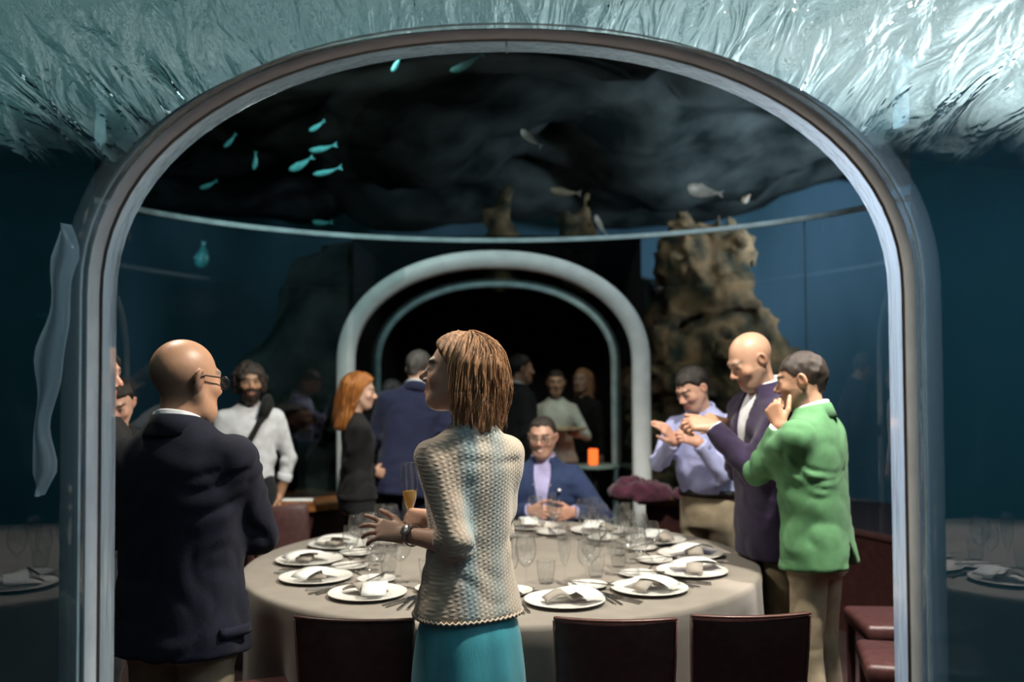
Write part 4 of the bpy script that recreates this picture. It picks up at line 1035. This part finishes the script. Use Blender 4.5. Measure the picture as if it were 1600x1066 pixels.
# ------------------------------------------------------------------ table, chairs, tableware
TX, TY, TR, TZ = -0.05, 4.38, 1.13, 0.75
LINEN = M('taupe_linen', (0.245, 0.212, 0.182), 0.9, 0.08, 8, 0.2, 500, sheen=0.2, spec=0.2)
PORC = M('white_porcelain', (0.72, 0.69, 0.65), 0.22, 0.03, 5, spec=0.5)
NAPK = M('napkin_linen', (0.30, 0.265, 0.23), 0.9, 0.1, 20, 0.3, 400)
STEEL = M('polished_steel', (0.55, 0.53, 0.50), 0.18, 0.08, 30, metallic=1.0)
GLASS = clear_mat('thin_glass', (0.992, 0.995, 0.995), refl=1.0, base=0.03, rough=0.05)
CHAMP = clear_mat('champagne', (0.93, 0.72, 0.34), refl=0.6, base=0.02, frost=(0.75, 0.5, 0.18), frost_amt=0.35)
def menu_mat():
    m = M('menu_paper', (0.78, 0.78, 0.76), 0.7, 0.02, 10); t = m.node_tree
    p = [n for n in t.nodes if n.type == 'BSDF_PRINCIPLED'][0]
    tc = t.nodes.new('ShaderNodeTexCoord'); wv = t.nodes.new('ShaderNodeTexWave'); wv.bands_direction = 'Y'; wv.inputs['Scale'].default_value = 32
    ns = t.nodes.new('ShaderNodeTexNoise'); ns.inputs['Scale'].default_value = 60
    t.links.new(tc.outputs['Object'], wv.inputs['Vector']); t.links.new(tc.outputs['Object'], ns.inputs['Vector'])
    a = t.nodes.new('ShaderNodeMath'); a.operation = 'MULTIPLY'; t.links.new(wv.outputs['Fac'], a.inputs[0]); t.links.new(ns.outputs[0], a.inputs[1])
    g = t.nodes.new('ShaderNodeMath'); g.operation = 'GREATER_THAN'; g.inputs[1].default_value = 0.48; t.links.new(a.outputs[0], g.inputs[0])
    mx = t.nodes.new('ShaderNodeMix'); mx.data_type = 'RGBA'; mx.inputs[6].default_value = (0.78, 0.78, 0.76, 1); mx.inputs[7].default_value = (0.55, 0.55, 0.55, 1)
    t.links.new(g.outputs[0], mx.inputs[0]); t.links.new(mx.outputs[2], p.inputs['Base Color']); return m
MENU = menu_mat()

def round_table(x, y, r, lab_t, lab_c):
    t = empty('round_table', (x, y, 0)); tag(t, lab_t, 'table')
    MB().lathe([(0.001, TZ - 0.005), (r - 0.02, TZ - 0.005), (r - 0.012, TZ - 0.02), (r - 0.02, TZ - 0.035), (0.001, TZ - 0.035)], 64).build('table_top', WOOD, t)
    MB().lathe([(0.001, 0.02), (0.36, 0.02), (0.34, 0.05), (0.08, 0.09), (0.07, 0.35), (0.07, 0.66), (0.2, TZ - 0.036)], 24).build('pedestal', MAROON, t)
    rows = []; n = 360
    for k in range(n):
        a = 2 * math.pi * k / n
        fo = 0.5 + 0.5 * math.sin(17 * a + 1.5 * math.sin(3 * a)); fo2 = math.sin(9 * a + 2 * math.sin(2 * a))
        row = []
        for q in (0.002, 0.4, 0.8, 0.97): row.append((r * q, TZ))
        row += [(r * 0.995, TZ - 0.001), (r + 0.008, TZ - 0.008), (r + 0.012, TZ - 0.025)]
        for j in range(1, 12):
            u = j / 11; amp = min(1, u * 2.0)
            row.append((r + 0.012 + amp * (-0.05 * fo + 0.02 * fo2) + 0.02 * u, TZ - 0.025 - u * 0.66))
        rows.append([(rr * math.cos(a), rr * math.sin(a), z) for (rr, z) in row])
    c = MB().grid(rows, True).build('tablecloth', LINEN, loc=(x, y, 0)); tag(c, lab_c, 'tablecloth')
    return t, c
round_table(TX, TY, TR, 'large round banquet table under the taupe cloth in the dining room', 'taupe floor-length cloth on the large round dining table')

# chairs
def chair_master(h=0.835, w=0.375):
    t = empty('dining_chair')
    def back_pt(u, v, th):      # u -1..1, v 0..1 ; chair faces -Y, back at +Y
        ww = (w / 2) * (0.92 + 0.08 * v); x = u * ww; y = 0.20 + 0.06 * v + 0.035 * u * u * -1 + th; z = 0.40 + (h - 0.40) * v - 0.012 * u * u * 0
        return (x, y, z)
    rows = []
    for i in range(13):
        u = -1 + 2 * i / 12
        row = [back_pt(u, v, 0.0) for v in (0, .25, .5, .75, .95)] + [(lambda p: (p[0], p[1] + .006, p[2] + .008))(back_pt(u, 1, 0.0))] + [(lambda p: (p[0], p[1] - .006, p[2] + .008))(back_pt(u, 1, 0.038))] + [back_pt(u, v, 0.038) for v in (.95, .75, .5, .25, 0)]
        row.append(row[0]); rows.append(row)
    mb = MB().grid(rows); m = len(rows[0]) - 1
    mb.f.append(tuple(range(m))); mb.f.append(tuple(reversed([(len(rows) - 1) * (m + 1) + k for k in range(m)])))
    bk = mb.build('backrest', MAROON, t); 
    md = bk.modifiers.new('bev', 'BEVEL'); md.width = 0.006; md.segments = 2; md.limit_method = 'ANGLE'; md.angle_limit = R(50)
    MB().tube([(lambda p: (p[0], p[1], p[2] + 0.008))(back_pt(-1 + 2 * i / 12, 1.0, 0.038)) for i in range(13)], 0.0045, 6).build('piping', MAROON_E, bk)
    for sd in (-1, 1):
        MB().tube([back_pt(sd, v, 0.038) for v in (0.0, .25, .5, .75, 1.0)], 0.004, 6).build('piping', MAROON_E, bk)
    MB().tube([back_pt(-1 + 2 * i / 12, 0.52, 0.0405) for i in range(13)], 0.0022, 5).build('seam', MAROON, bk)
    MB().box((-w / 2 - 0.005, -0.24, 0.40), (w / 2 + 0.005, 0.225, 0.475), 0.022).build('seat', MAROON, t)
    for sx in (-1, 1):
        for sy_ in (-1, 1):
            x = sx * (w / 2 - 0.025); y = -0.21 if sy_ < 0 else 0.20
            MB().add([(x + a * 0.017 * q, y + b * 0.017 * q, z) for (z, q) in ((0.0, 0.75), (0.41, 1.05)) for (a, b) in ((-1, -1), (1, -1), (1, 1), (-1, 1))],
                     [(0, 1, 5, 4), (1, 2, 6, 5), (2, 3, 7, 6), (3, 0, 4, 7), (3, 2, 1, 0), (4, 5, 6, 7)]).build('leg', MAROON, t, smooth=False)
    return t
MAROON_E = M('piping_leather', (0.16, 0.075, 0.06), 0.35, 0.15, 40, spec=0.6)
ch0 = chair_master()
def chair(x, y, deg, label, first=[True]):
    o = ch0 if first[0] else copy_tree(ch0)
    first[0] = False
    o.location = (x, y, 0); o.rotation_euler = (0, 0, R(deg)); tag(o, label, 'chair', 'maroon leather chairs round the table'); return o
chair(-0.465, 3.24, 174, 'maroon leather chair in front between bald man and woman')
chair(0.325, 3.22, 177, 'maroon leather chair directly right of the woman in the teal skirt')
chair(0.72, 3.26, 184, 'rightmost maroon leather chair of the front row')
chair(-0.98, 3.36, 112, 'maroon leather chair seen side-on right of the bald man')
chair(1.62, 3.82, -104, 'maroon leather chair with light falling on its seat behind the green blazer')
chair(1.80, 4.42, -94, 'second chair with lit pinkish seat beyond the green blazer, farther one')
chair(1.12, 4.83, -68, 'maroon leather chair tucked in between table and lavender-shirted man')
chair(-1.12, 5.25, 50, 'maroon leather chair with its back lit at the far left of the table')
chair(0.185, 5.90, -4, 'maroon leather chair the man in the blue blazer sits on')

# place settings
def solid(o, th): m = o.modifiers.new('th', 'SOLIDIFY'); m.thickness = th; m.offset = 0; return o
def mk_plate(name, r):
    o = MB().lathe([(0.0005, 0.004), (r * 0.62, 0.004), (r * 0.68, 0.008), (r * 0.97, 0.016), (r, 0.0165), (r * 0.995, 0.013), (r * 0.7, 0.003), (r * 0.6, 0.0), (0.0005, 0.0)], 40).build(name, PORC); return o
def mk_napkin():
    rows = []
    for i in range(15):
        u = i / 14; x = -0.085 + 0.17 * u; z = 0.010 + 0.030 * math.exp(-((u - 0.42) / 0.18) ** 2) + 0.012 * math.sin(u * 9)
        rows.append([(x, -0.034, z), (x + 0.004, 0.0, z + 0.003), (x + 0.008, 0.034, z)])
    return solid(MB().grid(rows).build('napkin', NAPK), 0.008)
def mk_menu():
    rows = []
    for i in range(11):
        u = i / 10; y = -0.12 + 0.20 * u; z = 0.018 + 0.028 * math.sin(u * math.pi) ** 0.7 * (1 - 0.4 * u) + 0.004 * u
        rows.append([(-0.045, y, z), (0.045, y, z)])
    return solid(MB().grid(rows).build('menu_card', MENU), 0.001)
def mk_fork():
    mb = MB(); mb.box((-0.004, -0.10, 0.001), (0.004, 0.02, 0.004), 0.001); mb.box((-0.011, 0.02, 0.001), (0.011, 0.05, 0.004), 0.001)
    for k in range(4): mb.box((-0.011 + k * 0.0064, 0.045, 0.0015), (-0.0078 + k * 0.0064, 0.095, 0.0035))
    return mb.build('fork', STEEL, smooth=False)
def mk_knife():
    mb = MB(); mb.box((-0.005, -0.11, 0.001), (0.005, -0.01, 0.006), 0.0015)
    mb.add([(-0.007, -0.01, 0.002), (0.006, -0.01, 0.002), (0.008, 0.06, 0.002), (0.0, 0.115, 0.002), (-0.007, 0.09, 0.002), (-0.007, -0.01, 0.004), (0.006, -0.01, 0.003), (0.008, 0.06, 0.003), (0.0, 0.115, 0.003), (-0.007, 0.09, 0.004)],
           [(4, 3, 2, 1, 0), (5, 6, 7, 8, 9), (0, 1, 6, 5), (1, 2, 7, 6), (2, 3, 8, 7), (3, 4, 9, 8), (4, 0, 5, 9)])
    return mb.build('knife', STEEL, smooth=False)
def mk_spoon():
    mb = MB(); mb.box((-0.003, -0.10, 0.001), (0.003, 0.03, 0.004), 0.001)
    bm = bmesh.new(); bmesh.ops.create_uvsphere(bm, u_segments=12, v_segments=8, radius=1)
    for v in bm.verts: v.co = Vector((v.co.x * 0.015, 0.052 + v.co.y * 0.024, 0.006 + v.co.z * 0.005 * (1 if v.co.z < 0 else 0.3)))
    mb.bm(bm); return mb.build('spoon', STEEL)
def mk_glass(name, bowl, stem_h, foot=0.034, wine=None):
    t = empty(name)
    b = MB().lathe([(r, stem_h + z) for (r, z) in bowl] + [(max(r - 0.0012, 0.0004), stem_h + z + 0.0012) for (r, z) in reversed(bowl)], 24).build('bowl', GLASS, t)
    if stem_h > 0.02:
        MB().lathe([(0.0005, 0.0), (foot, 0.0), (foot, 0.0015), (0.008, 0.006), (0.0042, 0.014), (0.0038, stem_h - 0.012), (0.008, stem_h), (0.0005, stem_h + 0.001)], 20).build('stem', GLASS, t)
    if wine:
        pr = [(r - 0.0016, stem_h + z + 0.001) for (r, z) in bowl if z < wine]
        MB().lathe([(0.0005, pr[0][1])] + [(max(r, .001), z) for r, z in pr] + [(0.0005, pr[-1][1])], 24).build('wine', CHAMP, t)
    return t
RED = [(0.001, 0.0), (0.016, 0.004), (0.034, 0.026), (0.0425, 0.055), (0.041, 0.085), (0.034, 0.118), (0.0335, 0.119)]
WHI = [(0.001, 0.0), (0.014, 0.004), (0.029, 0.022), (0.036, 0.048), (0.034, 0.075), (0.029, 0.100), (0.0285, 0.101)]
FLU = [(0.001, 0.0), (0.010, 0.005), (0.019, 0.030), (0.0255, 0.062), (0.0275, 0.095), (0.0265, 0.125), (0.0230, 0.152), (0.0226, 0.153)]
TUM = [(0.001, 0.0), (0.026, 0.001), (0.029, 0.004), (0.036, 0.05), (0.038, 0.088), (0.0378, 0.089)]
MAST = dict(plate=mk_plate('charger_plate', 0.150), bread=mk_plate('bread_plate', 0.078), napkin=mk_napkin(), menu=mk_menu(), fork=mk_fork(), knife=mk_knife(), spoon=mk_spoon(),
            red=mk_glass('red_wine_glass', RED, 0.085), white=mk_glass('white_wine_glass', WHI, 0.080), flute=mk_glass('champagne_flute', FLU, 0.075, 0.03), tum=mk_glass('water_tumbler', TUM, 0.0))
used = {k: False for k in MAST}
def put(kind, x, y, z, rz, label, cat, group):
    o = MAST[kind]
    if used[kind]: o = copy_tree(o)
    used[kind] = True
    o.location = (x, y, z); o.rotation_euler = (0, 0, rz); tag(o, label, cat, group); return o
rng = random.Random(11)
def setting(cx, cyy, cz, R0, ang, where, grp, glasses=True, full=True):
    """ang: direction from the table centre to the guest"""
    a = ang; er_ = Vector((math.cos(a), math.sin(a), 0)); et = Vector((-math.sin(a), math.cos(a), 0)); rz = a + math.pi / 2   # +Y of the items points to the centre
    def P(t, rad): return (cx + er_.x * rad + et.x * t, cyy + er_.y * rad + et.y * t)
    def pl(kind, t, rad, z, r_, lab, cat, g): p = P(t, rad); return put(kind, p[0], p[1], cz + z, rz + r_, lab, cat, g)
    j = lambda s: rng.uniform(-s, s)
    pr = R0 - 0.265
    pl('plate', 0, pr, 0.001, 0, f'white charger plate {where}', 'plate', f'charger plates on {grp}')
    pl('napkin', j(.01), pr + 0.01, 0.008, j(.2), f'folded taupe napkin {where}', 'napkin', f'napkins on {grp}')
    pl('menu', 0.02 + j(.02), pr - 0.01, 0.012, 0.45 + j(.3), f'white menu card over the napkin {where}', 'menu', f'menu cards on {grp}')
    # looking from the guest towards the centre, left is -et... forks on the left
    pl('fork', 0.185, pr, 0.001, j(.05), f'outer fork left of the plate {where}', 'fork', f'forks on {grp}')
    if full: pl('fork', 0.160 + 0.003, pr - 0.01, 0.001, j(.04), f'inner fork left of the plate {where}', 'fork', f'forks on {grp}')
    pl('knife', -0.165, pr, 0.001, j(.05), f'inner knife right of the plate {where}', 'knife', f'knives on {grp}')
    pl('knife', -0.192, pr + .01, 0.001, j(.04), f'outer knife right of the plate {where}', 'knife', f'knives on {grp}')
    pl('spoon', 0.0, pr - 0.185, 0.001, math.pi / 2 + j(.1), f'dessert spoon above the plate {where}', 'spoon', f'spoons on {grp}')
    pl('bread', 0.165, pr - 0.20, 0.001, 0, f'small bread plate {where}', 'plate', f'bread plates on {grp}')
    pl('knife', 0.165, pr - 0.20, 0.017, 0.7 + j(.2), f'butter knife lying on the bread plate {where}', 'knife', f'butter knives on {grp}')
    if glasses:
        for kind, t, rad, nm, cat in (('red', -0.06, pr - 0.255, 'large red wine glass', 'wine glass'), ('white', -0.145, pr - 0.20, 'white wine glass', 'wine glass'), ('tum', 0.03, pr - 0.315, 'water tumbler', 'tumbler'), ('flute', -0.15, pr - 0.305, 'empty champagne flute', 'flute')):
            pl(kind, t + j(.012), rad + j(.012), 0.001, 0, f'{nm} {where}', cat, f'{cat}s on {grp}')
WH = {286: 'on the table just right of the woman', 311.7: 'at front right of the round table', 337.4: 'in front of the green blazer', 3.1: 'on the table before the purple suit', 28.8: 'before the lavender-shirted man', 54.5: 'between seated man and lavender shirt', 80.2: 'before the seated man',
      105.9: 'just left of the seated man', 131.6: 'before the leaning navy suit', 157.3: 'before the ginger-haired woman', 183.0: 'at the left rim of the round table', 208.7: 'nearest the bald man at left front', 234.4: 'left front, beside the woman', 260.0: 'directly behind the standing woman'}
for ang, wtxt in WH.items(): setting(TX, TY, TZ, TR, R(ang), wtxt, 'the round dining table')
# the flute in the woman's hand
fx = at(642, 795, 3.15)
hf_ = mk_glass('champagne_flute', FLU, 0.075, 0.03, wine=0.070); hf_.location = (fx.x, fx.y, 1.148 - 0.075); hf_.rotation_euler = (0, R(-2), 0)
tag(hf_, 'half-full champagne flute held by the woman in the cardigan', 'flute')
# two tables in the near room, seen mirrored in the acrylic wall
for sx, nm in ((1, 'right'), (-1, 'left')):
    cx_, cy_ = sx * 2.5, -0.30
    round_table(cx_, cy_, 1.05, f'round table beside the camera mirrored in the {nm} acrylic wall', f'pale cloth on the table mirrored in the {nm} acrylic wall')
    for i, a in enumerate((132 if sx > 0 else 48, 106 if sx > 0 else 74, 80 if sx > 0 else 100, 158 if sx > 0 else 22)):
        setting(cx_, cy_, TZ, 1.05, R(a), f'mirrored at {nm}, {["nearest the arch", "second from arch", "third from arch", "behind the nearest"][i]}', f'the mirrored {nm} table', True, False)

# ------------------------------------------------------------------ along the wall: ledge, bags, candle
lg = empty('wall_console'); tag(lg, 'warm wooden console ledge along the left parapet', 'console')
def arc_slab(name, parent, a0, a1, r0, r1, z0, z1, mat):
    return arc_box(r0, r1, z0, z1, R(a0), R(a1), 20).build(name, mat, parent, smooth=False)
arc_slab('ledge_top', lg, -44, -29, RR - 0.42, RR - 0.04, 0.70, 0.74, WOOD); arc_slab('ledge_base', lg, -43, -30, RR - 0.36, RR - 0.05, 0.0, 0.70, MAROON)
lg2 = empty('wall_console'); tag(lg2, 'warm wooden console ledge right of the far doorway', 'console')
arc_slab('ledge_top', lg2, 26, 52, RR - 0.42, RR - 0.04, 0.70, 0.74, WOOD); arc_slab('ledge_base', lg2, 27, 51, RR - 0.36, RR - 0.05, 0.0, 0.70, MAROON)
tr_ = empty('menu_tray', at(466, 784, 6.3) ); tag(tr_, 'tray of rolled white menus on the left console ledge', 'tray')
tr_.location.z = 0.741
MB().box((-0.11, -0.05, 0), (0.11, 0.05, 0.012), 0.003).build('tray_base', WOOD, tr_)
for k in range(9): MB().tube([(-0.09 + k * 0.0225, -0.04, 0.024), (-0.09 + k * 0.0225, 0.04, 0.024)], 0.011, 10).build('rolled_menu', MENU, tr_)
# purple coats heaped on the right console
COAT = fab('plum_cloth', (0.075, 0.016, 0.035), 0.8, 0.4, 0.3, 0.3)
def heap(label, prims, lo, hi, seed):
    def f(p):
        d = None
        for (c, r) in prims: e = ell(p, c, r); d = e if d is None else smin(d, e, 0.05)
        return smax(d + 0.025 * vnoise(p * 14, seed) + 0.012 * vnoise(p * 30, seed + 1), 0.742 - p[:, 2], 0.01)
    V, F = nets(f, lo, hi, 0.013); o = obj('folded_coat', V, F, COAT); tag(o, label, 'coat'); return o
hx = at(985, 770, 6.35)
heap('plum coat heaped on the console right of the far doorway, larger one', [((hx.x + .02, hx.y + .02, .80), (.17, .13, .09)), ((hx.x + .12, hx.y, .79), (.14, .11, .08))], (hx.x - .3, hx.y - .25, .70), (hx.x + .4, hx.y + .3, 1.0), 3)
heap('plum scarf heaped at the right end of the coat pile', [((hx.x + .37, hx.y - .06, .79), (.10, .09, .06))], (hx.x + .2, hx.y - .25, .70), (hx.x + .55, hx.y + .15, .95), 5)
# little side table with a candle in the doorway
st = empty('side_table', (0.68, 7.95, 0)); tag(st, 'small round pale green side table in the far doorway', 'table')
MB().lathe([(0.001, 0.80), (0.20, 0.80), (0.205, 0.81), (0.20, 0.825), (0.001, 0.825)], 32).build('table_top', M('pale_green_top', (0.30, 0.40, 0.36), 0.4, 0.1), st)
MB().lathe([(0.001, 0.0), (0.16, 0.0), (0.15, 0.02), (0.025, 0.04), (0.022, 0.80)], 20).build('pedestal', DARKSEAL, st)
mc, t, out = nt('candle_glow'); em = t.nodes.new('ShaderNodeEmission'); em.inputs[0].default_value = (1.0, 0.16, 0.03, 1); em.inputs[1].default_value = 1.6
nn_ = t.nodes.new('ShaderNodeTexNoise'); nn_.inputs['Scale'].default_value = 9; mr = t.nodes.new('ShaderNodeMapRange'); mr.inputs[3].default_value = 0.9; mr.inputs[4].default_value = 2.0
t.links.new(nn_.outputs[0], mr.inputs[0]); t.links.new(mr.outputs[0], em.inputs[1]); t.links.new(em.outputs[0], out.inputs[0])
cd = empty('candle_holder', (0.665, 7.93, 0.826)); tag(cd, 'glowing orange candle holder on the pale green side table', 'candle')
MB().lathe([(0.001, 0.0), (0.036, 0.002), (0.040, 0.02), (0.040, 0.125), (0.036, 0.13), (0.034, 0.125), (0.034, 0.01), (0.001, 0.008)], 20).build('shade', mc, cd)
MB().lathe([(0.001, 0.008), (0.022, 0.008), (0.022, 0.06), (0.001, 0.062)], 14).build('wax', PORC, cd)
# tray of the waitress
ty = empty('serving_tray', at(882, 676, 7.93)); tag(ty, 'flat wooden serving tray carried by the waitress', 'tray')
ty.location.z += 0.02
MB().lathe([(0.001, 0.0), (0.17, 0.0), (0.185, 0.018), (0.18, 0.018), (0.168, 0.005), (0.001, 0.005)], 32).build('tray_disc', M('pale_wood', (0.45, 0.33, 0.2), 0.5, 0.2), ty)

# bag strap of the curly-haired man
sb = empty('shoulder_bag', (-1.64, 6.0, 0.75)); sb.rotation_euler = (0, 0, R(22)); tag(sb, 'broad black bag strap across the bearded man, padded at the shoulder', 'bag')
stp = [(0.115, 0.06, 0.66), (0.105, -0.02, 0.70), (0.085, -0.125, 0.61), (0.02, -0.155, 0.50), (-0.07, -0.16, 0.34), (-0.16, -0.12, 0.15), (-0.20, 0.0, 0.02)]
MB().tube(stp, 0.018, 8).build('strap', BLACKF, sb)
MB().tube([(0.112, 0.02, 0.69), (0.10, -0.09, 0.655), (0.065, -0.14, 0.58)], [0.03, 0.042, 0.03], 10).build('strap_pad', BLACKF, sb)

# ------------------------------------------------------------------ fish
FISHP = M('pale_fish', (0.55, 0.5, 0.46), 0.4, 0.2, 20, col2=(0.3, 0.3, 0.28)); FISHT = M('teal_fish', (0.10, 0.42, 0.42), 0.35, 0.2, 20, col2=(0.05, 0.26, 0.28)); FISHB = M('brown_fish', (0.2, 0.15, 0.09), 0.5, 0.2, 12, col2=(0.1, 0.085, 0.06))
def fish(p, length, roll, yaw, depth, mat, label, bend=0.0):
    root = empty('fish', p); root.rotation_euler = (0, R(-roll), R(yaw)); tag(root, label, 'fish', 'fish over the dome')
    rows = []; n = 14
    for i in range(n + 1):
        u = i / n; x = (u - 0.45) * length; h = depth * length * 0.5 * (math.sin(math.pi * min(1, u ** 0.62 * 0.97 + 0.01)) ** 0.9 + 0.10) ; wd = h * 0.45
        if i == 0: h = wd = 0.001
        cz = bend * length * (u - 0.45) ** 2
        rows.append([(x, math.cos(a) * wd, math.sin(a) * h + cz) for a in [2 * math.pi * k / 12 for k in range(13)]])
    b = MB().grid(rows).build('body', mat, root)
    xt = (1 - 0.45) * length; ct = bend * length * 0.3
    tl_ = MB().add([(xt - .02 * length, 0.002, ct + .02 * length), (xt + .17 * length, 0.003, ct + .13 * length), (xt + .10 * length, 0.003, ct), (xt + .17 * length, 0.003, ct - .13 * length), (xt - .02 * length, .002, ct - .02 * length)], [(0, 1, 2), (0, 2, 4), (4, 2, 3)]).build('tail_fin', mat, root, smooth=False)
    solid(tl_, 0.004)
    df = MB().add([(-.18 * length, .002, depth * length * .42), (-.05 * length, .002, depth * length * .66), (.25 * length, .002, depth * length * .40), (.2 * length, .002, depth * length * .25)], [(0, 1, 2, 3)]).build('dorsal_fin', mat, root, smooth=False); solid(df, 0.003)
    return root
FL = [(727, 98, 5.6, .20, 22, .22, 't', 'long teal fish at the top of the dome'), (620, 97, 5.6, .10, 60, .3, 't', 'short teal fish tilted upright near the top of the dome'),
      (493, 195, 6.3, .11, 30, .28, 't', 'teal fish topmost of the left school'), (500, 230, 6.3, .17, 8, .22, 't', 'teal fish second from top of the left school'), (467, 256, 6.3, .16, 28, .3, 't', 'plump teal fish in the middle of the left school'),
      (507, 267, 6.2, .17, 12, .2, 't', 'slim teal fish lowest of the left school'), (357, 218, 6.6, .11, 45, .25, 't', 'small teal fish slanting at the left of the dome'), (398, 250, 6.6, .11, 82, .28, 't', 'teal fish swimming upright at the left'),
      (322, 287, 6.8, .12, 22, .25, 't', 'dim teal fish near the left end of the ring joint'), (500, 346, 7.6, .15, -5, .25, 't', 'faint teal fish just above the ring joint'), (316, 400, 8.2, .20, 80, .6, 't', 'round teal fish below the ring joint at left'),
      (828, 212, 6.0, .15, -42, .32, 'p', 'pale fish slanting down in the centre of the dome'), (880, 300, 7.6, .22, -8, .3, 'b', 'brownish fish above the far doorway'), (1098, 300, 7.2, .24, -12, .42, 'p', 'pale deep-bodied bream at the right of the dome'),
      (938, 350, 7.8, .18, -62, .25, 'p', 'pale thin fish diving beside the rock'), (1168, 313, 8.2, .09, 40, .6, 'b', 'small dark round fish right of the bream'), (240, 128 + 270 - 86, 6.4, .0, 0, .2, 't', ''), (66, 491, 4.0, .10, 3, .25, 't', 'small teal fish outside the arch at far left')]
for (u, v, d, L_, ro_, dp, k, lab) in FL:
    if not lab: continue
    fish(at(u, v, d), L_, ro_, rng.uniform(-15, 15), dp, {'t': FISHT, 'p': FISHP, 'b': FISHB}[k], lab, 0.25)
fish((-1.75, 1.5, 3.9), 0.55, 8, 25, .35, FISHB, 'large brown fish mirrored at the upper left above the arch', 0.1)
